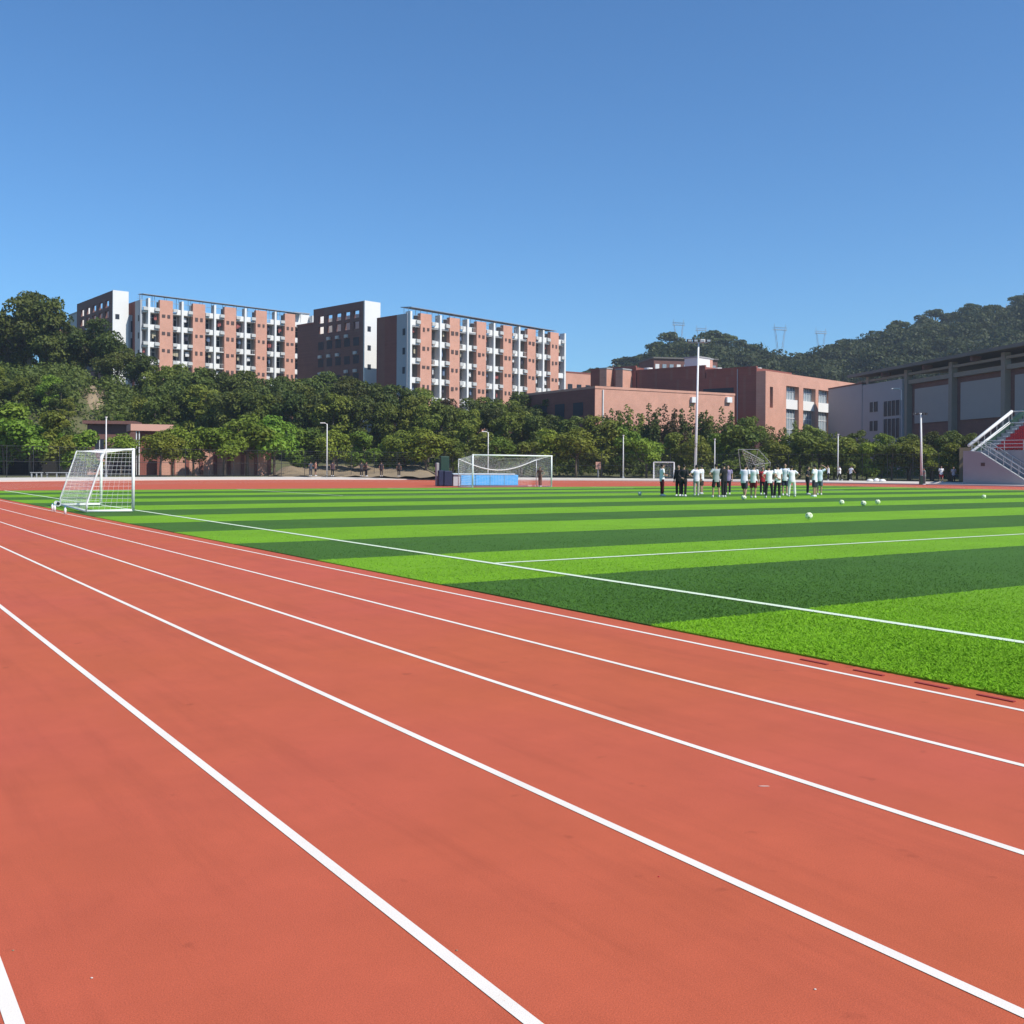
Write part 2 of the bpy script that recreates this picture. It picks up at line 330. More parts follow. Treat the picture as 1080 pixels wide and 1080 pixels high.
def oval_pts(r, n=64, s1=S1, s0=S0):
    P = []
    for k in range(n + 1):
        a = math.pi * k / n; P.append((DC + r * math.cos(a), s1 + r * math.sin(a)))
    for k in range(n + 1):
        a = math.pi + math.pi * k / n; P.append((DC + r * math.cos(a), s0 + r * math.sin(a)))
    return P
def field_obj(mb, name, m, z=0, **kw):
    o = mb.build(name, m, local=True); o.rotation_euler = (0, 0, TH); o.location = (0, 0, z); tag(o, **kw); return o
mb = MB(); P = oval_pts(53.0); mb.add([(p[0], p[1], 0) for p in P], [tuple(range(len(P)))])
field_obj(mb, 'running_track', M['track'], 0, kind='structure')
def ring(mb, r0, r1, z0, z1=None, n=96):
    A = oval_pts(r0, n); B = oval_pts(r1, n); k = len(A); z1 = z0 if z1 is None else z1
    mb.add([(p[0], p[1], z0) for p in A] + [(p[0], p[1], z1) for p in B], [(i, (i + 1) % k, k + (i + 1) % k, k + i)[::-1] for i in range(k)])
mb = MB(); ring(mb, 53.0, 53.001, -.05, .12); ring(mb, 53.001, 53.25, .12); ring(mb, 53.25, 57.5, .116, .30)
field_obj(mb, 'perimeter_path', M['kerb'], 0, kind='structure')
mb = MB()
for i in range(9):
    r = 36.5 + 1.22 * i; ring(mb, r - .024, r + .024, 0)
field_obj(mb, 'lane_markings', M['line'], .0025, kind='structure')
# the turf: straight sides cut by the inside of the bend
RG = 36.17; SE = 67.0; a0 = math.asin((SE - S1) / RG); SE0 = 14.05 * 2 - SE; b0 = math.asin((S0 - SE0) / RG)
P = [(DC + RG * math.cos(a), S1 + RG * math.sin(a)) for a in np.linspace(0, a0, 12)]
P += [(DC - RG * math.cos(a), S1 + RG * math.sin(a)) for a in np.linspace(a0, 0, 12)]
P += [(DC - RG * math.cos(a), S0 - RG * math.sin(a)) for a in np.linspace(0, b0, 12)]
P += [(DC + RG * math.cos(a), S0 - RG * math.sin(a)) for a in np.linspace(b0, 0, 12)]
mb = MB(); n = len(P)
mb.add([(p[0], p[1], .014) for p in P] + [(p[0], p[1], -.01) for p in P], [tuple(range(n))] + [(i, n + i, n + (i + 1) % n, (i + 1) % n) for i in range(n)])
field_obj(mb, 'artificial_turf_pitch', M['turf'], 0, kind='structure')
# pitch markings
GL, HL, T0 = 66.5, 14.05, 9.07; T1 = 2 * DC - T0
def strip(mb, a, b, w=.12):
    a = Vector(a); b = Vector(b); t = (b - a).normalized(); q = Vector((-t.y, t.x)) * w / 2
    mb.add([(*(a - q), 0), (*(a + q), 0), (*(b + q), 0), (*(b - q), 0)], [(0, 3, 2, 1)])
def arc(mb, c, r, a0, a1, w=.12, n=48):
    vs = []
    for k in range(n + 1):
        a = a0 + (a1 - a0) * k / n
        vs += [(c[0] + (r - w / 2) * math.cos(a), c[1] + (r - w / 2) * math.sin(a), 0), (c[0] + (r + w / 2) * math.cos(a), c[1] + (r + w / 2) * math.sin(a), 0)]
    mb.add(vs, [(2 * k, 2 * k + 1, 2 * k + 3, 2 * k + 2) for k in range(n)])
mb = MB(); G0 = 2 * HL - GL; h = .06
strip(mb, (T0, G0), (T0, GL)); strip(mb, (T1, G0), (T1, GL)); strip(mb, (T0 + h, HL), (T1 - h, HL))
arc(mb, (DC, HL), 9.15, -math.pi / 2 + .01, math.pi / 2 - .01); arc(mb, (DC, HL), 9.15, math.pi / 2 + .01, 1.5 * math.pi - .01)
for g, sg in ((GL, -1), (G0, 1)):
    strip(mb, (T0 + h, g), (T1 - h, g))
    for hw, dp in ((20.16, 16.5), (9.16, 5.5)):
        strip(mb, (DC - hw, g + sg * h), (DC - hw, g + sg * dp)); strip(mb, (DC + hw, g + sg * h), (DC + hw, g + sg * dp)); strip(mb, (DC - hw + h, g + sg * dp), (DC + hw - h, g + sg * dp))
field_obj(mb, 'pitch_markings', M['pline'], .022, kind='structure')
# standing turf fibres where the pitch comes closest: nobody could count them
def make_fibres():
    r = np.random.default_rng(3); n = 230000
    s_ = 2.0 + r.exponential(5.5, n); d_ = 6.90 + np.abs(r.normal(0, 1, n)) * (1.2 + .42 * (s_ - 1.5))
    X = d_ * cs - s_ * sn; Y = d_ * sn + s_ * cs; px = X / Y * F
    ok = (px < 600) & (np.abs(d_ - T0) > .07) & (np.abs(s_ - HL) > .07) & (d_ > 6.90) & (s_ < 45); d_, s_ = d_[ok], s_[ok]; n = len(d_)
    a = r.random(n) * 6.28; w_ = .0035 + .0025 * r.random(n); hgt = .006 + .014 * r.random(n); lx, ly = r.normal(size=(2, n)) * .02
    p = np.stack([d_, s_, np.full(n, .011)], 1); q = np.stack([np.cos(a) * w_, np.sin(a) * w_, np.zeros(n)], 1); t = p + np.stack([lx, ly, hgt], 1)
    v = np.stack([p - q, p + q, t + q * .5, t - q * .5], 1).reshape(-1, 3)
    o = leaves_obj(v, 'turf_fibres', M['fibre']); o.rotation_euler = (0, 0, TH)
    tag(o, 'short green plastic fibres of the striped turf nearest the track', 'turf', kind='stuff')
T0_ = 9.07
# drain slots between the inner lane line and the turf
gd = MB(); gd.box((0, 0, .004), (.035, .27, .006)); 
dg = [(916, 710), (977, 724.5), (1042, 738.5), (862, 698)]
names = ['second from left of the dark drain slots in the red strip along the turf', 'third from left of the dark drain slots in the red strip along the turf', 'rightmost and longest dark drain slot in the red strip along the turf', 'leftmost and faintest dark drain slot in the red strip along the turf']
me0 = None
M['slot'] = mat('dark_drain_slot', (.30, .04, .035), .8)
for (x, y), l in zip(dg, names):
    g = ground_at(x, y); d, s = tofld(g.x, g.y)
    if me0 is None: o = gd.build('drain_slot', M['slot'], local=True); me0 = o
    else: o = me0.copy(); C.objects.link(o)
    p = fld(6.76, s, .001); o.location = p; o.rotation_euler = (0, 0, TH); tag(o, l, 'drain slot', 'drain slots beside the turf')

# ------------------------------------------------------------------ trees
def leaf_cloud(centers, radii, n, size, squash=.8, seed=0, shell=.55, updir=.25):
    r = np.random.default_rng(seed); centers = np.array(centers, float); radii = np.array(radii, float)
    wgt = radii ** 2; idx = r.choice(len(centers), n, p=wgt / wgt.sum())
    u = r.normal(size=(n, 3)); u /= np.linalg.norm(u, axis=1)[:, None]; u[:, 2] = np.where((u[:, 2] < -.3) & (r.random(n) < .6), -u[:, 2], u[:, 2])
    rad = radii[idx] * (shell + (1.08 - shell) * r.random(n) ** .55)
    p = centers[idx] + u * rad[:, None] * np.array([1, 1, squash])
    nn = u * .9 + r.normal(size=(n, 3)) * .55; nn[:, 2] += updir; nn /= np.linalg.norm(nn, axis=1)[:, None]
    a = np.cross(nn, r.normal(size=(n, 3))); a /= np.linalg.norm(a, axis=1)[:, None]; b = np.cross(nn, a)
    sz = size * (.55 + .9 * r.random(n)); a *= sz[:, None]; b *= (sz * .62)[:, None]
    v = np.stack([p - a, p - b * .9 + a * .1, p + a, p + b], 1).reshape(-1, 3)
    return v
def leaves_obj(v, name, m, parent=None):
    n = len(v) // 4; me = bpy.data.meshes.new(name)
    me.vertices.add(n * 4); me.vertices.foreach_set('co', v.astype(np.float32).ravel())
    me.loops.add(n * 4); me.loops.foreach_set('vertex_index', np.arange(n * 4, dtype=np.int32))
    me.polygons.add(n); me.polygons.foreach_set('loop_start', np.arange(0, n * 4, 4, dtype=np.int32)); me.polygons.foreach_set('loop_total', np.full(n, 4, dtype=np.int32))
    me.materials.append(m); me.update(calc_edges=True); me.validate()
    o = bpy.data.objects.new(name, me); C.objects.link(o); o.parent = parent; return o
def tree_proto(kind, seed):
    r = random.Random(seed); cen = []; rad = []; tk = MB()
    if kind == 'round':       # 5.5 m, short trunk, spreading low crown
        hgt = 5.6; tk.tube([(0, 0, -.4), (.05, 0, 1.2), (0, .08, 2.3), (.05, .0, 3.6)], [.14, .11, .09, .04], 7)
        for k in range(17):
            a = r.random() * 6.28; q = r.random() ** .5 * 1.75; z = 2.5 + r.random() * 2.4 - q * .25
            cen.append((q * math.cos(a), q * math.sin(a), z)); rad.append(.62 + r.random() * .45)
            if k < 7: tk.tube([(0, 0, 1.7 + .15 * k), (q * .5 * math.cos(a), q * .5 * math.sin(a), 2.2 + .1 * k), cen[-1]], [.06, .045, .02], 5)
        n, size = 3600, .15
    elif kind == 'oval':      # loose, open crown with several stems
        for a in (0, 2.2, 4.1): tk.tube([(0, 0, -.4), (.25 * math.cos(a), .25 * math.sin(a), 1.4), (.6 * math.cos(a), .6 * math.sin(a), 3.2)], [.10, .07, .03], 6)
        for k in range(20):
            a = r.random() * 6.28; z = 1.7 + r.random() * 3.7; q = (1.5 - abs(z - 3.2) * .42) * (.3 + .8 * r.random())
            cen.append((q * math.cos(a) + .3, q * math.sin(a), z)); rad.append(.42 + r.random() * .5)
        n, size = 3400, .15
    elif kind == 'bush':      # lopsided, foliage down to the knee
        tk.tube([(0, 0, -.4), (.2, 0, 1.0), (.5, .1, 2.6)], [.13, .10, .04], 6)
        for k in range(22):
            a = r.random() * 6.28; z = 1.1 + r.random() ** 1.3 * 3.3; q = (1.9 - z * .28) * r.random() ** .5
            cen.append((q * math.cos(a) + .12 * z, q * math.sin(a), z)); rad.append(.45 + r.random() * .55)
        n, size = 3900, .16
    elif kind == 'tall':      # 10 m, oval, dense
        tk.tube([(0, 0, -.6), (.1, 0, 2.5), (0, .1, 5), (.1, .1, 8.2)], [.24, .18, .13, .04], 7)
        for k in range(30):
            z = 2.6 + 6.9 * (k + r.random()) / 30; w = 2.5 * math.sin(math.pi * min(1, (z - 1.2) / 9.3)) ** .7 
            a = r.random() * 6.28; q = w * (.35 + .65 * r.random()); cen.append((q * math.cos(a), q * math.sin(a), z)); rad.append(.75 + r.random() * .55)
            if k % 3 == 0: tk.tube([(0, 0, z - 1.3), (q * .5 * math.cos(a), q * .5 * math.sin(a), z - .5), cen[-1]], [.07, .05, .02], 5)
        n, size = 5200, .19
    elif kind == 'broad':     # 12 m camphor with wide billowing crown
        tk.tube([(0, 0, -1), (.1, 0, 2.5), (-.1, .1, 5), (0, 0, 9)], [.36, .28, .2, .06], 8)
        for k in range(34):
            a = r.random() * 6.28; q = r.random() ** .5 * 4.3; z = 4.0 + (1 - (q / 4.9) ** 2) ** .5 * 6.6 * (.35 + .65 * r.random())
            cen.append((q * math.cos(a), q * math.sin(a), z)); rad.append(.95 + r.random() * .8)
            if k % 3 == 0: tk.tube([(0, 0, 3.2 + .08 * k), (q * .45 * math.cos(a), q * .45 * math.sin(a), z * .72), cen[-1]], [.13, .09, .03], 5)
        n, size = 7500, .22
    elif kind == 'spiky':     # upright shoots, red-tipped upper growth
        tk.tube([(0, 0, -.6), (0, .05, 3), (0, 0, 7)], [.16, .11, .03], 6)
        for k in range(12):
            a = r.random() * 6.28; q = .4 + r.random() * 1.7; hh = 5.5 + r.random() * 4.2 - q * .8
            for j in range(8):
                f = j / 7; cen.append((q * math.cos(a) * (.55 + .5 * f), q * math.sin(a) * (.55 + .5 * f), 2 + (hh - 2) * f)); rad.append(.95 * (1.05 - .62 * f))
            if k % 2 == 0: tk.tube([(0, 0, 1.6), (q * .5 * math.cos(a), q * .5 * math.sin(a), 3.2), cen[-1]], [.07, .05, .015], 5)
        n, size = 7600, .17
    else:                     # 'gum': hill eucalypt, bare pale stem with layered flat-topped clumps
        tk.tube([(0, 0, -1), (.2, 0, 3), (0, .2, 6), (.3, 0, 9.3)], [.22, .17, .12, .05], 6)
        for k in range(15):
            a = r.random() * 6.28; q = r.random() ** .6 * 2.9; z = 5.2 + r.random() * 4.3 - q * .3
            cen.append((q * math.cos(a), q * math.sin(a), z)); rad.append(.7 + r.random() * .75)
            if k % 2 == 0: tk.tube([(.1, 0, 3.6 + .15 * k), (q * .5 * math.cos(a), q * .5 * math.sin(a), z - 1), cen[-1]], [.09, .06, .02], 5)
        n, size = 2300, .27
    return leaf_cloud(cen, rad, n, size, .78 if kind != 'spiky' else 1.25, seed), tk
PROTO = {}
def get_proto(kind, leaf, v):
    key = (kind, leaf, v)
    if key not in PROTO:
        gk = (kind, v)
        if gk not in PROTO: PROTO[gk] = tree_proto(kind, 11 + v * 7 + len(kind))
        lv, tk = PROTO[gk]
        o = thing('tree', 'x', 'tree'); 
        tk.build('trunk', M['palebark'] if kind == 'gum' else M['bark'], o, smooth=True)
        leaves_obj(lv, 'crown', M[leaf], o); PROTO[key] = [o, False]
    return PROTO[key]
LM_FRONT = [(127, 'in front of the brown hut, right of its window'), (170, 'at the right end of the pink porch'), (8, 'above the dark hoarding at the left edge'), (35, 'above the long grey bench behind the left goal'), (62, 'left of the brown hut roof'), (100, 'behind the thin pole over the left goal'), (150, 'beside the pink porch'), (185, 'over the left end of the red brick wall'), (215, 'over the middle of the red brick wall'), (240, 'over the brick wall where it shows pinkest'), (268, 'over the right end of the red brick wall'), (300, 'right after the brick wall ends'), (325, 'just left of the street lamp by the dry bank'), (360, 'just right of the street lamp by the dry bank'), (385, 'behind the pair standing on the dry bank'), (410, 'over the middle of the dry bank'), (435, 'near the right end of the dry bank'), (460, 'behind the stacked dark crash mats'), (485, 'behind the back net of the large goal'), (515, 'behind the lamp above the large goal'), (545, 'behind the crossbar above the blue mat'), (575, 'behind the right post of the large goal'), (605, 'right of the large goal'), (630, 'behind the pale board on a post'), (655, 'beside the lamp right of the large goal'), (680, 'left of the small far goal'), (705, 'behind the small far goal'), (733, 'behind the tall floodlight pole'), (760, 'behind the black and grey shirted pair'), (790, 'behind the player in the red shirt'), (815, 'behind the leaning metal frame'), (840, 'behind the player all in white'), (865, 'behind the player with a raised arm'), (888, 'over the white shirted strollers'), (912, 'over the white bags on the grass'), (935, 'left of the pale trunk under the grey block'), (960, 'left of the right lamp post'), (985, 'right of the right lamp post'), (1008, 'against the end of the concrete stand wall')]
LM_BACK = [(12, 'at the left edge'), (34, 'highest on the left skyline'), (60, 'right of the highest left one'), (85, 'in front of the left stair tower'), (112, 'below the white side of the left stair tower'), (140, 'below the dark gable of the left dormitory'), (165, 'below the first brick pier of the left dormitory'), (192, 'below the second brick pier of the left dormitory'), (220, 'below the third brick pier of the left dormitory'), (246, 'below the fourth brick pier of the left dormitory'), (272, 'below the last bays of the left dormitory'), (298, 'below the right end of the left dormitory'), (326, 'below the low brown wing'), (352, 'below the left half of the right stair tower'), (380, 'below the right half of the right stair tower'), (408, 'below the dark gable of the right dormitory'), (436, 'below the first column of the right dormitory'), (464, 'below the second brick pier of the right dormitory'), (492, 'below the third brick pier of the right dormitory'), (520, 'below the fourth brick pier of the right dormitory'), (548, 'below the fifth brick pier of the right dormitory'), (576, 'below the right end of the right dormitory'), (604, 'below the dark gable of the low pink building'), (630, 'below the corner of the low pink building'), (655, 'below the left part of the low pink wall'), (680, 'below the middle of the low pink wall'), (705, 'left of the floodlight pole under the pink wall'), (735, 'just behind the floodlight pole'), (762, 'below the right end of the low pink wall'), (790, 'below the dark side of the orange building'), (818, 'below the slit window of the orange building'), (845, 'below the first wide windows of the orange building'), (870, 'below the last wide windows of the orange building'), (898, 'below the left end of the grey block'), (925, 'below the two small windows of the grey block'), (950, 'below the dark recess of the grey block'), (978, 'below the first pale panel of the sports hall'), (1004, 'below the second pale panel of the sports hall')]
used_labels = set()
def landmark(L, x):
    q = min(L, key=lambda q: abs(q[0] - x)); dx = x - q[0]
    return ('slightly right, ' if dx > 7 else 'slightly left, ' if dx < -7 else '') + q[1]
def uniq(l):
    base = l
    for extra in ('', ', nearer one', ', lower one', ', darker one'):
        c = base + extra
        if c not in used_labels and len(c.split()) <= 16: used_labels.add(c); return c
    used_labels.add(base); return base
def put_tree(kind, leaf, v, pos, sc, rz, label, group, name='tree', sxy=1.0):
    pr = get_proto(kind, leaf, v)
    if not pr[1]: o = pr[0]; pr[1] = True
    else: o = copy_tree(pr[0])
    o.name = name; o.location = pos; o.scale = (sc * sxy, sc * sxy, sc); o.rotation_euler = (0, 0, rz); tag(o, uniq(label), 'tree', group); return o
def ptree(px, top, Y, kind, leaf, L, row, look, group, v=None, sxy=1.0):
    X = rot(px, 480)[0] / F * Y; z0 = terr(X, Y)
    ztop = at(px, top, Y).z; nat = {'oval': 5.9, 'bush': 5.0, 'round': 5.7, 'tall': 10.2, 'broad': 11.6, 'spiky': 9.9, 'gum': 10.2}[kind]
    sc = max(.35, (ztop - z0) / nat)
    put_tree(kind, leaf, random.randrange(2) if v is None else v, (X, Y, z0 - .05), sc, random.random() * 6.28, f'{look} {row} {landmark(L, px)}', group, sxy=sxy)
LOOK = {'leafA': 'green', 'leafB': 'dark green', 'leafC': 'yellow-green', 'leafD': 'bright green', 'leafR': 'russet-tinged'}
def Yr0(px, r):
    a = rot(px, 500)[0] / F; Y = 160.0
    while Y > 60:
        d, s = tofld(a * Y, Y)
        if oval_r(d, s) <= r: return Y
        Y -= .25
    return Y
# front row behind the fence
FT = [(127, 461, 'leafC'), (170, 456, 'leafC'), (-22, 430, 'leafD'), (8, 432, 'leafD'), (35, 428, 'leafD'), (62, 436, 'leafA'), (84, 450, 'leafC'), (185, 447, 'leafC'), (205, 452, 'leafC'), (236, 446, 'leafD'), (262, 436, 'leafD'), (290, 440, 'leafD'), (318, 458, 'leafC'), (334, 452, 'leafA'), (358, 455, 'leafC'), (384, 458, 'leafC'), (408, 456, 'leafC'), (430, 458, 'leafA'), (452, 455, 'leafC'), (478, 460, 'leafA'), (500, 457, 'leafA'), (528, 455, 'leafC'), (552, 458, 'leafA'), (580, 455, 'leafC'), (606, 452, 'leafC'), (632, 449, 'leafA'), (656, 452, 'leafC'), (684, 457, 'leafC'), (708, 458, 'leafA'), (736, 455, 'leafA'), (764, 453, 'leafC'), (790, 455, 'leafA'), (816, 457, 'leafC'), (842, 456, 'leafA'), (866, 458, 'leafC'), (892, 462, 'leafA'), (916, 468, 'leafC'), (940, 466, 'leafA'), (962, 464, 'leafC'), (984, 466, 'leafC'), (1003, 468, 'leafC')]
for px, top, lf in FT:
    Y = 128 + random.random() * 5
    if px < 300: Y = max(Yr0(px, 58.6) + 1.5, 112) + random.random() * 2.5
    if px > 880: Y = Yr0(px, 58.6) + 3 + random.random() * 2
    ptree(px + random.uniform(-3, 3), top + random.uniform(-7, 6), Y, 'round' if 150 < px < 300 else random.choice(['round', 'round', 'oval', 'bush']), lf, LM_FRONT, 'small tree', LOOK[lf], 'small trees along the fence', sxy=random.uniform(1.0, 1.35))
# middle row
MT = [(-8, 384, 'leafA'), (8, 400, 'leafB'), (36, 392, 'leafB'), (64, 400, 'leafB'), (164, 402, 'leafB'), (192, 410, 'leafB'), (218, 404, 'leafA'), (247, 408, 'leafB'), (277, 414, 'leafA'), (307, 412, 'leafB'), (337, 414, 'leafB'), (366, 418, 'leafB'), (394, 420, 'leafB'), (424, 426, 'leafB'), (452, 428, 'leafA'), (480, 432, 'leafB'), (508, 434, 'leafB'), (536, 436, 'leafA'), (564, 438, 'leafB'), (20, 392, 'leafA'), (52, 396, 'leafD'), (72, 418, 'leafA'), (128, 432, 'leafA'), (150, 414, 'leafA'), (178, 410, 'leafB'), (205, 404, 'leafA'), (232, 408, 'leafB'), (262, 412, 'leafB'), (292, 410, 'leafB'), (322, 408, 'leafB'), (352, 412, 'leafA'), (380, 418, 'leafB'), (408, 422, 'leafA'), (438, 418, 'leafA'), (466, 424, 'leafB'), (494, 428, 'leafA'), (522, 430, 'leafB'), (550, 432, 'leafA'), (578, 434, 'leafB'), (604, 436, 'leafB'), (628, 434, 'leafA')]
for px, top, lf in MT:
    ptree(px, top + random.uniform(-4, 4), 143 + random.random() * 5, 'tall', lf, LM_BACK, 'middle row tree', LOOK[lf], 'bushy trees in the middle row')
# back row with its tops against buildings and sky
BT = [(-6, 352, 'tall', 'leafA'), (8, 350, 'tall', 'leafB'), (28, 352, 'tall', 'leafB'), (18, 360, 'tall', 'leafB'), (42, 362, 'tall', 'leafA'), (62, 366, 'tall', 'leafB'), (78, 372, 'tall', 'leafA'), (112, 388, 'tall', 'leafB'), (-20, 330, 'broad', 'leafB'), (6, 322, 'broad', 'leafB'), (30, 306, 'broad', 'leafB'), (50, 312, 'tall', 'leafB'), (66, 332, 'broad', 'leafB'), (86, 352, 'broad', 'leafB'), (102, 334, 'broad', 'leafB'), (124, 364, 'broad', 'leafB'), (150, 372, 'tall', 'leafB'), (176, 376, 'broad', 'leafA'), (204, 382, 'broad', 'leafB'), (232, 384, 'broad', 'leafB'), (256, 388, 'broad', 'leafB'), (284, 390, 'broad', 'leafB'), (312, 392, 'broad', 'leafB'), (340, 392, 'broad', 'leafB'), (366, 394, 'broad', 'leafB'), (394, 396, 'broad', 'leafB'), (420, 402, 'broad', 'leafB'), (446, 408, 'broad', 'leafA'), (470, 420, 'broad', 'leafR'), (498, 421, 'broad', 'leafB'), (524, 413, 'broad', 'leafA'), (552, 414, 'broad', 'leafB'), (578, 419, 'broad', 'leafB'), (604, 428, 'broad', 'leafB')]
for px, top, k, lf in BT:
    Y = 158 + random.random() * 8
    if px < 130: Y = 166 + random.random() * 6
    ptree(px, top + random.uniform(-2, 2), Y, k, lf, LM_BACK, 'tall tree', LOOK[lf], 'tall trees below the dormitories')
# right-hand back trees
for px, top, k, lf in [(648, 422, 'spiky', 'leafB'), (668, 420, 'spiky', 'leafA'), (688, 418, 'spiky', 'leafB'), (706, 419, 'spiky', 'leafR'), (724, 420, 'spiky', 'leafB'), (744, 424, 'spiky', 'leafA'), (766, 422, 'spiky', 'leafB'), (790, 438, 'tall', 'leafA'), (812, 441, 'spiky', 'leafB'), (834, 438, 'spiky', 'leafA'), (856, 446, 'tall', 'leafA'), (880, 449, 'spiky', 'leafA'), (904, 452, 'tall', 'leafB'), (930, 456, 'tall', 'leafA'), (958, 456, 'tall', 'leafB'), (982, 453, 'tall', 'leafB'), (1003, 452, 'tall', 'leafB'), (1022, 455, 'tall', 'leafB')]:
    ptree(px, top, 141 + random.random() * 3 if px < 875 else Yr0(px, 58.6) + 8.5 - max(0, px - 960) * .03, k, lf, LM_BACK, {'spiky': 'upright tree', 'tall': 'full tree'}[k], LOOK[lf], 'upright trees below the pink and grey buildings')
# skyline trees of the hill
HS = [(612, 388), (628, 384), (645, 378), (662, 376), (680, 370), (694, 360), (706, 350), (722, 352), (738, 356), (752, 348), (764, 352), (780, 358), (796, 363), (812, 370), (830, 374), (846, 372), (862, 366), (878, 360), (892, 357), (908, 358), (922, 352), (930, 342), (946, 338), (960, 340), (972, 331), (986, 326), (1000, 330), (1014, 326), (1030, 317), (1046, 321), (1060, 317), (1074, 311), (1090, 306), (1106, 300)]
HL_ = ['low dark tree at the far left foot of the wooded skyline', 'tree second from the left end of the hill skyline', 'third skyline tree from the left end of the hill', 'fourth skyline tree from the left end of the hill', 'skyline tree just left of the steep step in the ridge', 'first tree on top of the step, with a horizontal limb', 'flat-topped skyline tree under the leftmost pylon', 'skyline tree between the two left pylons', 'skyline tree right behind the floodlight head', 'rounded tree topping the left knoll, right of the floodlight head', 'next tree right of the rounded one topping the left knoll', 'skyline tree on the upper right shoulder of the left knoll', 'skyline tree on the lower right shoulder of the left knoll', 'skyline tree just left of the third pylon', 'lowest skyline tree, right of the third pylon', 'skyline tree midway between third and fourth pylons', 'skyline tree below the fourth pylon', 'skyline tree just right of the fourth pylon', 'skyline tree above the right end of the orange building', 'skyline tree left of the second ridge step', 'skyline tree at the foot of the second ridge step', 'tree on top of the second ridge step, above the grey block', 'spreading skyline tree above the dark recess of the grey block', 'skyline tree above the first sports hall pilaster', 'dense skyline tree above the first pale panel', 'tall domed skyline tree above the sports hall, right of a gap', 'skyline tree above the second sports hall pilaster', 'skyline tree above the second pale panel', 'umbrella-shaped skyline tree above the second pale panel', 'skyline tree above the third sports hall pilaster', 'skyline tree second from the right edge', 'highest skyline tree, touching the right edge', 'skyline tree just beyond the right edge of the view', 'farthest right skyline tree, outside the view']
for (px, top), l in zip(HS, HL_):
    Y = RY - 4 + random.uniform(-8, 8); X = rot(px, 400)[0] / F * Y; z0 = terr(X, Y); zt = at(px, top, Y).z
    sc = max(.7, (zt - z0) / 10.2)
    put_tree('gum', 'leafH', random.randrange(3), (X, Y, z0 - .3), sc, random.random() * 6.28, l, 'trees on the hill skyline', sxy=random.uniform(1.15, 1.6))
# the wood covering the slope: nobody could count it
def make_wood():
    base = [leaf_cloud([(random.gauss(0, 2.0), random.gauss(0, 2.0), 4.0 + random.random() * 3.0) for _ in range(6)], [1.7 + random.random() * 1.3 for _ in range(6)], 620, .42, .75, 50 + k) for k in range(5)]
    out = []; r = np.random.default_rng(5); cnt = 0
    for _ in range(5200):
        px = r.uniform(560, 1250); Y = r.uniform(262, 412); X = (px - 540) / F * Y
        rz = terr(X, Y)
        if rz < 3: continue
        if Y < 330 and px < 780 and r.random() < .5: continue
        v = base[r.integers(5)].copy(); a = r.uniform(0, 6.28); s = r.uniform(.8, 1.6)
        R2 = np.array([[math.cos(a), -math.sin(a)], [math.sin(a), math.cos(a)]]); v[:, :2] = v[:, :2] @ R2.T
        v *= s; v += np.array([X, Y, rz - 1.2]); out.append(v); cnt += 1
        if cnt >= 1150: break
    o = leaves_obj(np.concatenate(out), 'hillside_wood', M['leafH']); tag(o, 'dense dark wood covering the hillside below the skyline', 'wood', kind='stuff')
make_wood()
make_fibres()
# undergrowth behind the fence and on the banks
def make_scrub():
    r = np.random.default_rng(9); cen = []; rad = []
    for _ in range(2300):
        px = r.uniform(-60, 1010) if r.random() < .7 else r.uniform(-60, 330); Y = r.uniform(134, 178); X = (px - 540) / F * Y
        if 285 < px < 462 and Y < 146: continue
        if 88 < px < 106 and 146 < Y < 164: continue
        if px > 880 and Y > 146: continue
        z = terr(X, Y); q = r.uniform(.7, 1.5) * (1.6 if px < 330 and Y > 145 and not 84 < px < 112 else 1); cen.append((X, Y, z + q * .5)); rad.append(q)
    o = leaves_obj(leaf_cloud(cen, rad, 120000, .24, .9, 4), 'undergrowth', M['leafB']); tag(o, 'dark undergrowth filling the gaps between the trees', 'undergrowth', kind='stuff')
make_scrub()

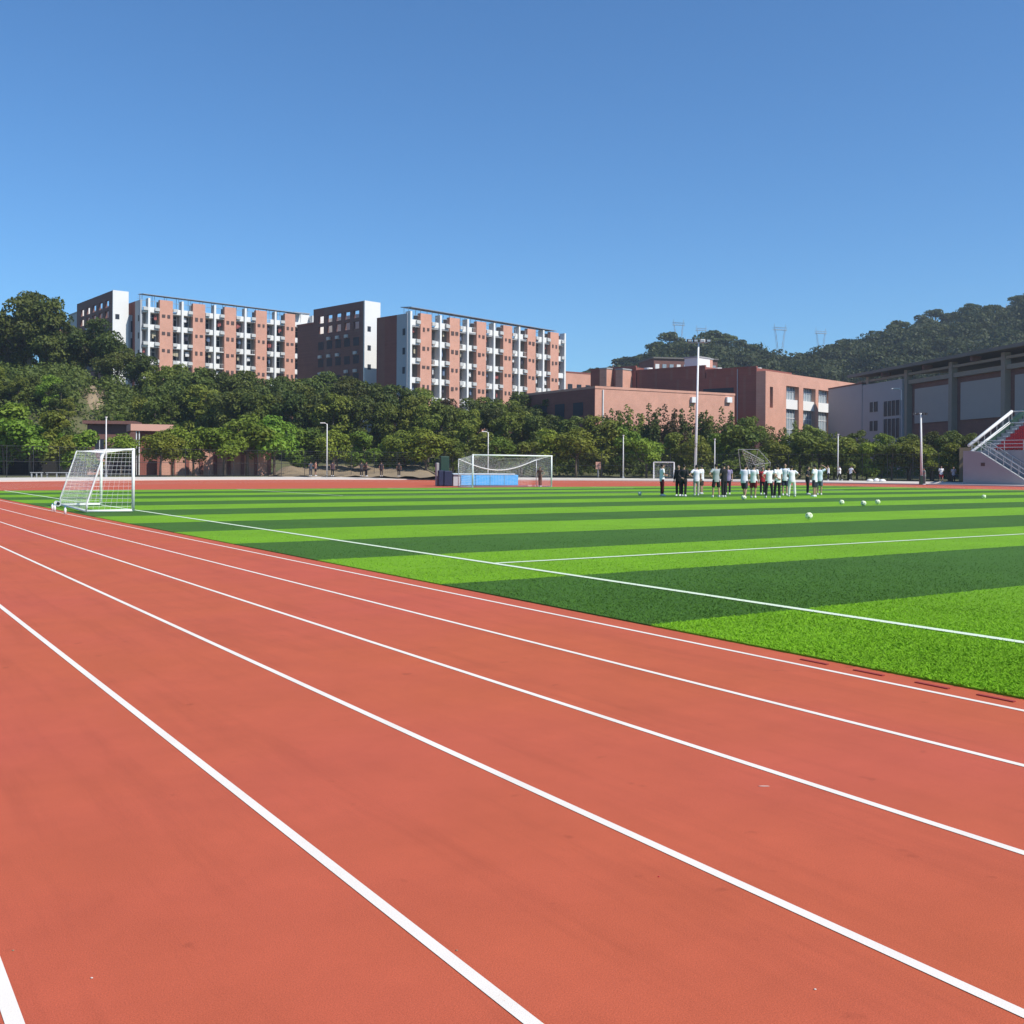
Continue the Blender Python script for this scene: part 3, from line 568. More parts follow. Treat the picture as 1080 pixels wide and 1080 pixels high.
# ------------------------------------------------------------------ dormitories
def pts_frame(x0, y0, Y0, x1, y1, Y1):
    a = at(x0, y0, Y0); b = at(x1, y1, Y1); return Frame((a.x, a.y), (b.x, b.y))
LAUNDRY = [mat('cloth_%s' % n, c, .9) for n, c in (('red', (.32, .10, .09)), ('blue', (.12, .17, .26)), ('white', (.6, .6, .6)), ('dark', (.05, .05, .07)), ('yellow', (.38, .34, .24)))]
def dorm(label, fr, zt, zb, piers, cols, depth, storeys, p0, canopy0, side_strip):
    r = random.Random(int(fr.L * 10)); L = fr.L; sh = 3.45
    base = fr.p(L / 2, -depth / 2); b = thing('dormitory_building', label, 'building', (base.x, base.y, zb))
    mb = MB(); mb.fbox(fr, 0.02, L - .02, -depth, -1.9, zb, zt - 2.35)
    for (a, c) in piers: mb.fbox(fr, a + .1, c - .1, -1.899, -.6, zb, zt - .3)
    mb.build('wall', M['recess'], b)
    mb = MB(); mb.fbox(fr, -.05, .05 + .3, -depth, -3.2, zb, zt - .3, 0); mb.fbox(fr, L - .35, L + .05, -depth, -.3, zb, zt - .3, 0); mb.fbox(fr, .4, L - .4, -depth, -depth + .3, zt - 2.3, zt - 1.2); mb.build('gable_wall', M['brick_red_and_shaded'], b)  # gable brick takes the darker tone to carry its shade
    mb = MB(); mb.fbox(fr, -.03, .35, -3.19, -.25, zb, zt - .3); mb.build('gable_strip', M['greywall'], b)
    for k in range(storeys):
        z = p0 - .3 - k * sh
        mb = MB(); mb.fbox(fr, -.07, -.02, -1.5, -.8, z - 2.1, z - .9); mb.build('window', M['glass'], b)
    mb = MB(); mb.fbox(fr, .4, L - .4, -depth + .3, 0, zt - 2.6, zt - 2.35); mb.build('roof_slab', M['concrete'], b)
    # canopy: thin sloping sheet carried on posts
    mb = MB()
    q = []
    for t, zz in ((canopy0, .95), (L + .4, .25)):
        pass
    p00, p01, p10, p11 = fr.p(canopy0, .5), fr.p(canopy0, -2.6), fr.p(L * .93, .5), fr.p(L * .93, -2.6)
    zc0, zc1 = zt + .75, zt + .25
    mb.hexa([(p00.x, p00.y, zc0), (p10.x, p10.y, zc1), (p11.x, p11.y, zc1 + .25), (p01.x, p01.y, zc0 + .25), (p00.x, p00.y, zc0 + .12), (p10.x, p10.y, zc1 + .12), (p11.x, p11.y, zc1 + .37), (p01.x, p01.y, zc0 + .37)])
    cn = mb.build('roof_canopy', M['canopy'], b)
    mb = MB(); n = 14
    for i in range(n + 1):
        t = .3 + (L * .92 - .3) * i / n; q = fr.p(t, -.25); zz = zc0 + (zc1 - zc0) * max(0, (t - canopy0)) / (L * .93 - canopy0)
        mb.tube([(q.x, q.y, zt - 2.35), (q.x, q.y, zz + .05)], .05, 5)
        q2 = fr.p(t, -1.6); mb.tube([(q2.x, q2.y, zt - 2.35), (q2.x, q2.y, zz + .16)], .05, 5)
    q0 = fr.p(.3, -.25); q1 = fr.p(L * .92, -.25); mb.tube([(q0.x, q0.y, zt - .45), (q1.x, q1.y, zt - .45)], .04, 5)
    mb.build('canopy_post', M['steel'], cn)
    for (a, c) in piers:
        mb = MB(); mb.fbox(fr, a, c, -.599, .25, zb, zt - .02); pr = mb.build('brick_pier', M['brick'], b)
        for k in range(storeys):
            z = p0 - 1.1 - k * sh; m = (a + c) / 2
            for s in (-.55, .5):
                w_ = .2 + r.random() * .15; mb = MB()
                mb.fbox(fr, m + s - w_, m + s + w_, .252, .33, z - .2 - r.random() * .3, z + .3); mb.build('louver', M['louver'], pr)
    for cpx in cols:
        mb = MB(); mb.fbox(fr, cpx - .21, cpx + .21, -1.0, .38, zb, zt + .1); mb.build('white_column', M['whitewall'], b)
    # bays: gaps between piers/ends
    edges = [0.35] + [e for p in piers for e in p] + [L - .3]
    for i in range(0, len(edges), 2):
        a, c = edges[i], edges[i + 1]
        inner = [x for x in cols if a + .5 < x < c - .5]
        halves = [(a, inner[0] - .28), (inner[0] + .28, c)] if inner else [(a, c)]
        for k in range(storeys):
            z = p0 - k * sh          # z: middle of the parapet
            mb = MB(); mb.fbox(fr, a + .004, c - .004, -1.89, .05, z - .58, z - .42)
            for (u, v) in halves:
                lo = u + (0.25 if r.random() < .5 else .05) * (v - u); 
                mid = (u + v) / 2
                # solid white parapet near the column, railing elsewhere
                if inner and abs(u - inner[0]) < .5: mb.fbox(fr, u, u + (v - u) * .46, -.05, .06, z - .42, z + .42)
                elif inner: mb.fbox(fr, v - (v - u) * .46, v, -.05, .06, z - .42, z + .42)
                else: mb.fbox(fr, u, v, -.05, .06, z - .42, z + .40)
            bal = mb.build('balcony', M['whitewall'], b)
            mb = MB()
            for (u, v) in halves:
                mb.fbox(fr, u, v, -.03, 0.0, z + .42, z + .47)
                for j in range(5): t = u + (v - u) * (j + .5) / 5; mb.fbox(fr, t - .015, t + .015, -.025, -.005, z - .42, z + .42)
            mb.build('railing', M['steelw'], bal)
            if k == 0: pass
            for (u, v) in halves:
                if k < storeys:
                    if k > 0 or True:
                        zt_ = z - .7; mb = MB(); mb.fbox(fr, u + .15, v - .15, -1.9, -1.86, zt_ - 2.25, zt_); wn = mb.build('window', M['glass'], b)
                        mb = MB(); m_ = (u + v) / 2
                        for t in (u + .15, m_, v - .15): mb.fbox(fr, t - .04, t + .04, -1.855, -1.83, zt_ - 2.25, zt_)
                        mb.fbox(fr, u + .15, v - .15, -1.828, -1.80, zt_ - .7, zt_ - .62); mb.build('frame', M['frame_w'], wn)
                # air conditioner hung beside the pier
                s = r.random()
                if s < .8:
                    near_pier = v if (inner and abs(u - inner[0]) < .5) or not inner else u
                    t0 = near_pier - .95 if near_pier == v else near_pier + .05
                    mb = MB(); zz = z - .3 + r.random() * .2; mb.fbox(fr, t0, t0 + .9, .07, .42, zz, zz + .62); mb.build('air_conditioner', M['acgrey'], b)
                if s > .25:
                    mb = MB()
                    for j in range(r.randrange(1, 5)):
                        t = u + .3 + r.random() * (v - u - 1.0); zz = z - 1.0; mb.fbox(fr, t, t + .25 + r.random() * .3, -.65 - .06 * j, -.61 - .06 * j, zz - .7 - r.random() * .5, zz)
                    mb.build('laundry', LAUNDRY[r.randrange(5)], bal)
    return b
A = at(431, 329, 185); B = at(596, 352.5, 215)
fr2 = Frame((A.x, A.y), (B.x, B.y)); zt2 = at(431, 328.5, 185).z
def X4(z): return 400 + z / 4.91
t2 = lambda x: fr2.t(x, 400)
piers2 = [(t2(X4(a)), t2(X4(b))) for a, b in ((209, 266), (360, 412), (500, 549), (638, 684), (763, 806), (882, 925))]
cols2 = [t2(431) + .28] + [t2(X4(a)) for a in (312, 453, 590, 720, 845)] + [fr2.L - .28]
dorm('right seven storey brick dormitory, nearer one, with six brick piers and white balconies', fr2, zt2, 3.0, piers2, cols2, 9, 6, zt2 - 1.75, .3, None)
A = at(149, 314, 205); B = at(331, 334.5, 229)
fr1 = Frame((A.x, A.y), (B.x, B.y)); zt1 = at(155, 315, 206).z
t1 = lambda x: fr1.t(150 + x / 6, 380)
piers1 = [(t1(a), t1(b)) for a, b in ((108, 191), (318, 396), (518, 591), (716, 786), (900, 965))]
cols1 = [t1(40)] + [t1(a) for a in (252, 457, 650, 840)] + [fr1.L - .28]
dorm('left brick dormitory behind the trees, farther one, with five brick piers', fr1, zt1, 6.0, piers1, cols1, 9, 5, zt1 - 2.1, .3, None)
# roof tank house and aerial on the left dormitory
q = fr1.p(fr1.L * .93, -3); tb = thing('rooftop_stair_house', 'small white stair house on the right end of the left dormitory roof', 'roof house', (q.x, q.y, zt1 - 2.3))
mb = MB(); mb.fbox(fr1, fr1.L * .90, fr1.L - .4, -5, -1.2, zt1 - 2.34, zt1 + .55); wl = mb.build('wall', M['whitewall'], tb)
mb = MB(); mb.fbox(fr1, fr1.L * .89, fr1.L - .3, -5.2, -1.0, zt1 + .552, zt1 + .75); mb.build('roof', M['concrete'], tb)
q = at(148, 315, 212); mb = MB(); mb.tube([(q.x, q.y, zt1 - 3), (q.x, q.y, zt1 + 2.2)], .05, 6)
for k in range(3): mb.tube([(q.x - .6 + .1 * k, q.y, zt1 + 1 + .45 * k), (q.x + .6 - .1 * k, q.y, zt1 + 1 + .45 * k)], .03, 5)
tag(mb.build('roof_aerial', M['steel'], None), 'thin aerial standing on the roof left of the left dormitory', 'aerial')
# stair towers
def tower(label, px_l, py_l, px_c, py_c, Yc, px_r, zb, rows, wings, azr, side_win, open_rows):
    c = at(px_c, py_c, Yc); zt = c.z
    d = Vector((math.sin(azr), math.cos(azr)))           # receding direction of the white side
    e = Vector((-d.y, d.x))                               # along the dark face, to the left
    frD = Frame((c.x, c.y), (c.x + e.x * 10, c.y + e.y * 10)); wD = frD.t(px_l, py_l)
    frW = Frame((c.x, c.y), (c.x + d.x * 10, c.y + d.y * 10)); dW = frW.t(px_r, py_c)
    o = thing('stair_tower', label, 'tower', (c.x, c.y, zb))
    # dark front with real openings in its upper rows
    nW = 5; xs = [0.0]; m0 = wD * .07; step = (wD - 2 * m0) / nW
    mb = MB(); ztop_open = zt - 1.6; rh = 2.1; ow = step * .62; oh = 1.45
    for i in range(nW + 1):
        a = 0 if i == 0 else m0 + step * (i - 1) + (step + ow) / 2; b_ = wD if i == nW else m0 + step * i + (step - ow) / 2
        mb.fbox(frD, a, b_, -.5, 0, ztop_open - open_rows * rh, ztop_open)
    mb.fbox(frD, 0, wD, -.5, 0, ztop_open, zt)
    for i in range(nW):
        a = m0 + step * i + (step - ow) / 2
        for k in range(open_rows): zz = ztop_open - k * rh - oh; mb.fbox(frD, a, a + ow, -.48, -.02, zz - (rh - oh), zz)
    zz = ztop_open - open_rows * rh
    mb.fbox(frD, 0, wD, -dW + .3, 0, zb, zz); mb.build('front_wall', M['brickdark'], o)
    mb = MB(); mb.fbox(frW, 0.0, .35, -.0, .02, zb, zt); 
    mb = MB(); mb.fbox(frW, -.02, dW, -.3, .03, zb, zt + .02); mb.build('side_wall', M['whitewall'], o)
    mb = MB(); mb.fbox(frD, .05, wD, -dW, -dW + .28, zz, zt - 1.5); mb.build('back_wall', M['whitewall'], o)
    mb = MB(); mb.fbox(frD, wD - .3, wD, -dW + .3, -.5, zz, zt - .2); mb.build('end_wall', M['whitewall'], o)
    for i in range(nW):
        for k in range(rows):
            a = m0 + step * i + (step - ow) / 2; z2 = zz - 1.0 - k * 3.45
            mb = MB(); mb.fbox(frD, a, a + ow, -.1, .03, z2 - 1.6, z2); mb.build('window', M['glass'], o)
            if (i * 3 + k * 5) % 4: mb = MB(); mb.fbox(frD, a + ow * .3, a + ow * .3 + .9, .031, .4, z2 + .15, z2 + .75); mb.build('air_conditioner', M['acgrey'], o)
    for y in side_win:
        t = frW.t(px_c + 4.5, y); z2 = frW.z(px_c + 4.5, y); mb = MB(); mb.fbox(frW, t - .4, t + .4, .031, .06, z2 - .5, z2 + .5); mb.build('side_window', M['glass'], o)
    return o, frD, frW, wD, dW, zt
azr2 = math.atan2(fr2.d.x, fr2.d.y)
tow2 = tower('right stair tower, dark brick front with two rows of square openings and white side', 331, 322, 385, 317, 198, 401.5, 3, 4, None, azr2, (347, 367, 387), 2)
azr1 = math.atan2(fr1.d.x, fr1.d.y)
tow1 = tower('left stair tower rising above the trees, dark front and tall white side', 81.5, 313, 119.5, 306, 206, 136, 8, 3, None, azr1, (334,), 2)
# low wings
o, frD, frW, wD, dW, zt = tow2
q = frD.p(wD + 3, -2); wg = thing('dormitory_wing', 'low windowless brown brick wing between left dormitory and right stair tower', 'building', (q.x, q.y, 3))
zz = frD.z(331, 341.5); tl = frD.t(313, 343); mb = MB(); mb.fbox(frD, wD + .01, tl, -7, -.25, 3, zz); mb.build('wall', M['brickdark'], wg)
mb = MB(); mb.fbox(frD, wD + .01, tl + .15, -7, -.1, zz + .002, zz + .35); mb.build('parapet', M['brick_red_and_shaded'], wg)
o, frD, frW, wD, dW, zt = tow1
q = frD.p(wD + 2, -2); wg = thing('dormitory_wing', 'narrow bluish grey block left of the left stair tower, mostly behind trees', 'building', (q.x, q.y, 8))
zz = frD.z(81, 329); tl = frD.t(70, 330); mb = MB(); mb.fbox(frD, wD + .01, tl, -7, -.6, 6, zz); mb.build('wall', M['greywall'], wg)
mb = MB(); mb.fbox(frD, wD + .01, tl + .1, -7, -.5, zz + .002, zz + .3); mb.build('parapet', M['concrete'], wg)
# grey linking blocks between tower and dormitory, with stair openings
def link(label, frW, dW, px0, px1, ytop, zb, n_off):
    t0 = dW + .02; t1_ = t0 + 9; z1 = frW.z(px0, ytop); q = frW.p(t0, n_off)
    o = thing('linking_block', label, 'building', (q.x, q.y, zb))
    mb = MB(); mb.fbox(frW, t0, t1_, n_off - 4, n_off, zb, z1); mb.build('wall', M['greywall'], o)
    for k in range(4):
        z = z1 - 1.2 - k * 3.45; mb = MB(); mb.fbox(frW, t0 + .5, t0 + 2.4, n_off + .002, n_off + .06, z - 2.2, z); mb.build('window', M['glass'], o)
link('pale grey linking block with dark windows between right stair tower and right dormitory', tow2[2], tow2[4], 402, 405, 345, 3, -.2)
link('pale grey linking block between left stair tower and left dormitory', tow1[2], tow1[4], 137, 148, 332, 8, -.2)
# hillside house seen between the left trees
q = at(60, 332, 176); hb = thing('hillside_house', 'beige and russet house glimpsed between trees left of the left stair tower', 'house', (q.x, q.y, 12))
mb = MB(); mb.box((q.x, q.y + 2, 18), (6.5, 5, 13), .3); mb.build('wall', M['pink'], hb)
for k in range(3):
    mb = MB(); mb.box((q.x + .2, q.y - .55, 22.5 - 2.8 * k), (4.5, .5, .5), .3); mb.build('balcony', M['tan'], hb)
    mb = MB(); mb.box((q.x + .2, q.y - .6, 20.9 - 2.8 * k), (1.6, .3, 1.3), .3); mb.build('window', M['glass'], hb)

# ------------------------------------------------------------------ classroom buildings on the right
def simple_block(o, fr, t0, t1, depth, zb, zt, m, name='wall', n=0):
    mb = MB(); mb.fbox(fr, t0, t1, n - depth, n, zb, zt); return mb.build(name, m, o)
# orange building
A = at(808, 391, 170); B = at(905, 405, 195); fro = Frame((A.x, A.y), (B.x, B.y)); zo = A.z
o = thing('classroom_building', 'orange brick building with three wide window bays, right of the floodlight pole', 'building', (A.x, A.y, 0))
ts = [fro.t(x, 415) for x in (812.3, 815.5, 829.5, 843, 847.5, 860.5, 863.5, 876.5)]
z_top = fro.z(836, 407.5); z_a = fro.z(836, 421.5); z_b = fro.z(836, 431.5); z_c = fro.z(836, 448)
mb = MB()                                                 # lit front wall with recessed bays
D0 = 1.2
mb.fbox(fro, 0, ts[0], -D0, 0, 0, zo); mb.fbox(fro, ts[1], ts[2], -D0, 0, 0, zo); mb.fbox(fro, ts[3], ts[4], -D0, 0, 0, zo); mb.fbox(fro, ts[5], ts[6], -D0, 0, 0, zo); mb.fbox(fro, ts[7], fro.L, -D0, 0, 0, zo)
zs0, zs1 = fro.z(814, 408), fro.z(814, 430)
mb.fbox(fro, ts[0], ts[1], -D0, -.002, zs0, zo); mb.fbox(fro, ts[0], ts[1], -D0, -.002, 0, zs1)
for i in (2, 4, 6): mb.fbox(fro, ts[i], ts[i + 1], -D0, -.002, z_top, zo); mb.fbox(fro, ts[i], ts[i + 1], -D0, -.002, 0, 3)
mb.build('front_wall', M['brick'], o)
simple_block(o, fro, .02, fro.L - .02, 18, 0, zo - .6, M['brick_red_and_shaded'], 'body_wall', -D0 - .01)
mb = MB(); mb.fbox(fro, -.03, .4, -1.75, -.01, 0, zo); mb.build('side_wall', M['brick'], o)
mb = MB(); mb.fbox(fro, ts[0], ts[1], -.8, -.75, zs1, zs0); mb.build('slit_window', M['louver'], o)
for i in (2, 4, 6):
    mb = MB(); mb.fbox(fro, ts[i], ts[i + 1], -.9, -.85, z_a, z_top); wn = mb.build('window', M['paleglass'], o)
    mb = MB(); 
    for j in range(6): t = ts[i] + (ts[i + 1] - ts[i]) * j / 5; mb.fbox(fro, t - .05, t + .05, -.84, -.78, z_a, z_top)
    mb.fbox(fro, ts[i], ts[i + 1], -.775, -.74, (z_a + z_top) / 2 + .3, (z_a + z_top) / 2 + .4); mb.build('frame', M['frame_w'], wn)
    mb = MB(); mb.fbox(fro, ts[i] + .01, ts[i + 1] - .01, -.9, -.25, z_b, z_a); mb.build('apron_panel', M['whitewall'], o)
    mb = MB(); mb.fbox(fro, ts[i], ts[i + 1], -.9, -.85, 3, z_b); wn = mb.build('window', M['paleglass'], o)
    mb = MB()
    for j in range(6): t = ts[i] + (ts[i + 1] - ts[i]) * j / 5; mb.fbox(fro, t - .05, t + .05, -.84, -.78, 3, z_b)
    for k in range(4): mb.fbox(fro, ts[i], ts[i + 1], -.775, -.74, 4.5 + k * 1.9, 4.6 + k * 1.9)
    mb.build('frame', M['frame_w'], wn)
frs = Frame((A.x, A.y), (A.x - fro.d.y * 30, A.y + fro.d.x * 30))     # dark side, going left and away
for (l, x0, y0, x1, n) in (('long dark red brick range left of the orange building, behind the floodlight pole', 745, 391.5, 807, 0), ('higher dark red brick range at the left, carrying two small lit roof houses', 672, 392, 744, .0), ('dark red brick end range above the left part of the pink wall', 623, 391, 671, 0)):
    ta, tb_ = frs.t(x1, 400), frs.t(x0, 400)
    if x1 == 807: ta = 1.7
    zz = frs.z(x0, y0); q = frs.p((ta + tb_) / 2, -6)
    b = thing('brick_range', l, 'building', (q.x, q.y, 0)); mb = MB(); mb.fbox(frs, ta + .02, tb_, -12, -.05, 0, zz); wl = mb.build('wall', M['brick_red_and_shaded'], b)  # range brick coloured dark to stand for its shaded face
    mb = MB(); mb.fbox(frs, ta + .02, tb_ + .1, -.35, .06, zz + .002, zz + .3); mb.build('parapet', M['brick_red_and_shaded'], b)
    if x1 == 807:
        mb = MB(); t = frs.t(768, 412)
        mb.fbox(frs, frs.t(774, 411), frs.t(742, 411), -.045, .03, frs.z(760, 414.5), frs.z(760, 409.5)); mb.build('window_band', M['glass'], b)
        mb = MB(); mb.fbox(frs, frs.t(778.5, 411), frs.t(777.8, 411), .0, .1, 3, zz); mb.build('downpipe', M['greywall'], b)
def box_house(name, label, cat, x0, x1, y0, y1, Y, depth, az, m1, m2=None):
    p = at(x0, y1, Y); d = Vector((math.sin(az), math.cos(az))); f_ = Frame((p.x, p.y), (p.x + d.x * 10, p.y + d.y * 10)); t1_ = f_.t(x1, y0); zt_ = at(x0, y0, Y).z
    b = thing(name, label, cat, (p.x, p.y, p.z)); mb = MB(); mb.fbox(f_, 0, t1_, -depth, 0, p.z - 1.5, zt_); mb.build('wall', m1, b)
    mb = MB(); mb.fbox(f_, -.1, t1_ + .1, -depth - .1, .1, zt_ + .002, zt_ + .25); mb.build('roof', m2 or M['concrete'], b); return b
az_o = math.atan2(fro.d.x, fro.d.y)
G = 'small lit roof houses'
box_house('roof_house', 'left of two small lit roof houses on the dark red range', 'roof house', 640, 648, 389, 401, 190.3, 1.6, az_o, M['brick'])
box_house('roof_house', 'wider right one of two small lit roof houses on the dark red range', 'roof house', 657, 673, 389.8, 400.5, 186.6, 1.6, az_o, M['brick'])
box_house('roof_house', 'white and pink stair house just right of the floodlight pole, highest on the brick roofs', 'roof house', 737, 749, 377, 397, 186, 3, az_o, M['whitewall'])
box_house('roof_house', 'pink box on the roof beside the white stair house', 'roof house', 744.5, 752, 378.5, 396, 188.5, 4, az_o, M['pink'])
for x, l in ((757, 'white water tank right beside the pink roof box'), (776, 'leftmost of the white tanks above the dark brick range'), (786, 'middle one of the white tanks above the dark brick range'), (799, 'rightmost tank at the corner of the orange building roof'), (684, 'small pale tank left of the long dark roof block')):
    Yt = 188; p = at(x, 394, Yt); zt_ = at(x, 387.5, Yt).z; b = thing('roof_tank', l, 'water tank', (p.x, p.y, p.z - 1), group='pale water tanks on the roofs')
    mb = MB(); mb.tube([(0, 0, -.5), (0, 0, zt_ - p.z + .9)], .8, 14); mb.v = [(v[0], v[1], v[2]) for v in mb.v]; mb.build('tank', M['white'], b, local=True, smooth=False)
    mb = MB()
    for i, j in ((-.5, -.5), (.5, -.5), (.5, .5), (-.5, .5)): mb.tube([(i, j, -1.5), (i, j, -.45)], .06, 5)
    mb.build('stand', M['steel'], b, local=True)
# long dark block behind
A2 = at(690, 378, 225); B2 = at(757, 376.5, 228); f3 = Frame((A2.x, A2.y), (B2.x, B2.y)); b = thing('hillside_block', 'long dark brown block behind the brick roofs, left of the floodlight head', 'building', (A2.x, A2.y, 2))
simple_block(b, f3, 0, f3.L, 10, 2, A2.z, M['brickdark'])
for k in range(9):
    t = f3.L * (k + .2) / 9; mb = MB(); mb.fbox(f3, t, t + f3.L * .06, .002, .08, A2.z - 2.8, A2.z - 1.2); mb.build('window', M['paleglass'] if k % 3 else M['whitewall'], b)
mb = MB(); mb.fbox(f3, -.2, f3.L + .2, -10, .3, A2.z + .002, A2.z + .3); mb.build('roof', M['roofdark'], b)
# far pink wing
A2 = at(597, 391.5, 232); B2 = at(622, 392.5, 236); f4 = Frame((A2.x, A2.y), (B2.x, B2.y)); b = thing('far_brick_block', 'far pale brick block seen between the right dormitory and the dark red range', 'building', (A2.x, A2.y, 2))
simple_block(b, f4, -8, f4.L + 3, 9, 2, A2.z - .3, M['brick'])
mb = MB(); mb.fbox(f4, -8, f4.L + 3, -.3, .08, A2.z - .29, A2.z); mb.build('parapet', M['brick_red_and_shaded'], b)
for k in range(5):
    t = -2 + 2.6 * k; mb = MB(); mb.fbox(f4, t, t + 1.3, .002, .06, A2.z - 4.2, A2.z - 2.8); mb.build('window', M['glass'], b)
# low pink building with long lit wall
A = at(628, 407, 150); B = at(775, 415, 163.5); frp = Frame((A.x, A.y), (B.x, B.y)); zp = A.z
b = thing('low_brick_hall', 'low pink brick hall with one long plain sunlit wall above the trees', 'building', (A.x, A.y, 0))
simple_block(b, frp, 0, frp.L, 14, 0, zp - .35, M['brick'], 'wall')
mb = MB(); mb.fbox(frp, -.08, frp.L + .08, -.3, .08, zp - .348, zp); mb.fbox(frp, -.08, .25, -24, -.301, zp - .348, zp); mb.build('parapet', M['brick'], b)
mb = MB(); mb.fbox(frp, -.04, 2.5, -24, -.02, 0, zp - .352); mb.build('side_wall', M['brick_red_and_shaded'], b)  # same brick as the sunlit wall, shade put into its colour
mb = MB(); t = frp.t(636, 410); mb.fbox(frp, t - .08, t + .08, .01, .17, 2, zp - .5); mb.build('downpipe', M['steelw'], b)
for x in (731, 768):
    t = frp.t(x, 420); z = frp.z(x, 422); mb = MB(); mb.fbox(frp, t - .5, t + .5, .02, .45, z - .4, z + .45); mb.build('air_conditioner', M['white'], b)
f5 = frp.perp(0, 24); 
f5 = Frame((A.x, A.y), (A.x - frp.n.x * 24, A.y - frp.n.y * 24))
for k in range(4):
    mb = MB(); mb.fbox(f5, 3 + 5 * k, 5.6 + 5 * k, .045, .10, zp - 4.2, zp - 2.2); mb.build('window', M['glass'], b)
# sports hall
A = at(957, 388.5, 156); B = at(1080, 366, 128.2); frg = Frame((A.x, A.y), (B.x, B.y)); zg = A.z
o = thing('sports_hall', 'large shaded sports hall with pale wall panels between pilasters, at the right edge', 'building', (A.x, A.y, 0))
tL = frg.t(905, 396); tR = 31.0
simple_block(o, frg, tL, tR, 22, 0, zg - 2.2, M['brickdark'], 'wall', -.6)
for k in range(-1, 3):
    t = 12.1 * k; mb = MB(); mb.fbox(frg, t - .42, t + .42, -.6, .25, 0, zg - .25); mb.build('pilaster', M['beam'], o)
    if k < 3 and k >= 0:
        za, zb_ = 13.6, 8.45; mb = MB(); mb.fbox(frg, t + 1.6, min(t + 10.8, tR - .1), -.6, -.35, zb_, za); mb.build('wall_panel', M['bluegrey'], o)
        mb = MB(); mb.fbox(frg, t + .43, min(t + 11.67, tR), -.6, .05, 14.4, 15.0); mb.build('beam', M['beam'], o)
mb = MB()
e = [frg.p(tL - .5, 1.6), frg.p(tR, 1.6), frg.p(tR, -24), frg.p(tL - .5, -24)]
mb.hexa([(e[0].x, e[0].y, zg - .1), (e[1].x, e[1].y, zg - .1), (e[2].x, e[2].y, zg + 1.6), (e[3].x, e[3].y, zg + 1.6), (e[0].x, e[0].y, zg + .35), (e[1].x, e[1].y, zg + .35), (e[2].x, e[2].y, zg + 2.1), (e[3].x, e[3].y, zg + 2.1)])
mb.build('roof', M['roofdark'], o)
mb = MB(); mb.fbox(frg, tL, tR, -.4, .12, zg - 1.1, zg - .75); mb.build('eaves_beam', M['beam'], o)
for k in range(-2, 3):
    t = 6.05 + 12.1 * k
    if t > tL: mb = MB(); mb.fbox(frg, t - .2, t + .2, -.5, .9, zg - .75, zg - .12); mb.build('bracket', M['brickdark'], o)
# grey block in front of the hall
tb0, tb1, tb2 = frg.t(877.5, 412), frg.t(913, 408), frg.t(957, 409)
zb1 = frg.z(895, 410)
o = thing('stair_block', 'plain bluish grey block with two small dark windows, left of the sports hall', 'building', (*frg.p(tb0, 0), 0))
mb = MB(); mb.fbox(frg, tb0, tb1, -9, .6, 0, zb1 + .3); mb.build('wall', M['blockgrey'], o)
mb = MB(); mb.fbox(frg, tb1 + .003, tb2 - .5, -9, .5, 0, zb1 + .1); mb.build('wall', M['blockgrey'], o)
mb = MB(); mb.fbox(frg, tb0 - .05, tb1 + .05, -9, .68, zb1 + .302, zb1 + .55); mb.build('parapet', M['brickdark'], o)
for y0, y1 in ((424, 434.5), (444, 454.5)):
    ta, tc_ = frg.t(921, 430), frg.t(929, 430); mb = MB(); mb.fbox(frg, ta, tc_, .503, .56, frg.z(925, y1), frg.z(925, y0)); wn = mb.build('window', M['glass'], o)
    mb = MB(); tm = (ta + tc_) / 2; mb.fbox(frg, tm - .05, tm + .05, .562, .6, frg.z(925, y1), frg.z(925, y0)); mb.build('frame', M['frame_w'], wn)
for y0, y1 in ((422.5, 438.5), (441.5, 462)):
    ta, tc_ = frg.t(936, 430), frg.t(953, 430); mb = MB(); mb.fbox(frg, ta, tc_, .503, .54, frg.z(945, y1), frg.z(945, y0)); lv = mb.build('louvred_opening', M['glass'], o)
    mb = MB()
    for j in range(5): t = ta + (tc_ - ta) * j / 4; mb.fbox(frg, t - .07, t + .07, .542, .62, frg.z(945, y1), frg.z(945, y0))
    mb.build('bar', M['bluegrey'], lv)
# wall lamp / white bracket lamp
q = at(951, 412, 152); mb = MB(); mb.tube([(q.x, q.y, q.z - 1.4), (q.x, q.y, q.z + .1), (q.x - 1.3, q.y - .2, q.z + .25)], .06, 6); mb.box((q.x - .9, q.y - .1, q.z + .28), (1.2, .4, .14))
tag(mb.build('wall_lamp', M['white'], None), 'white bracket lamp high on the grey block beside the sports hall', 'lamp')

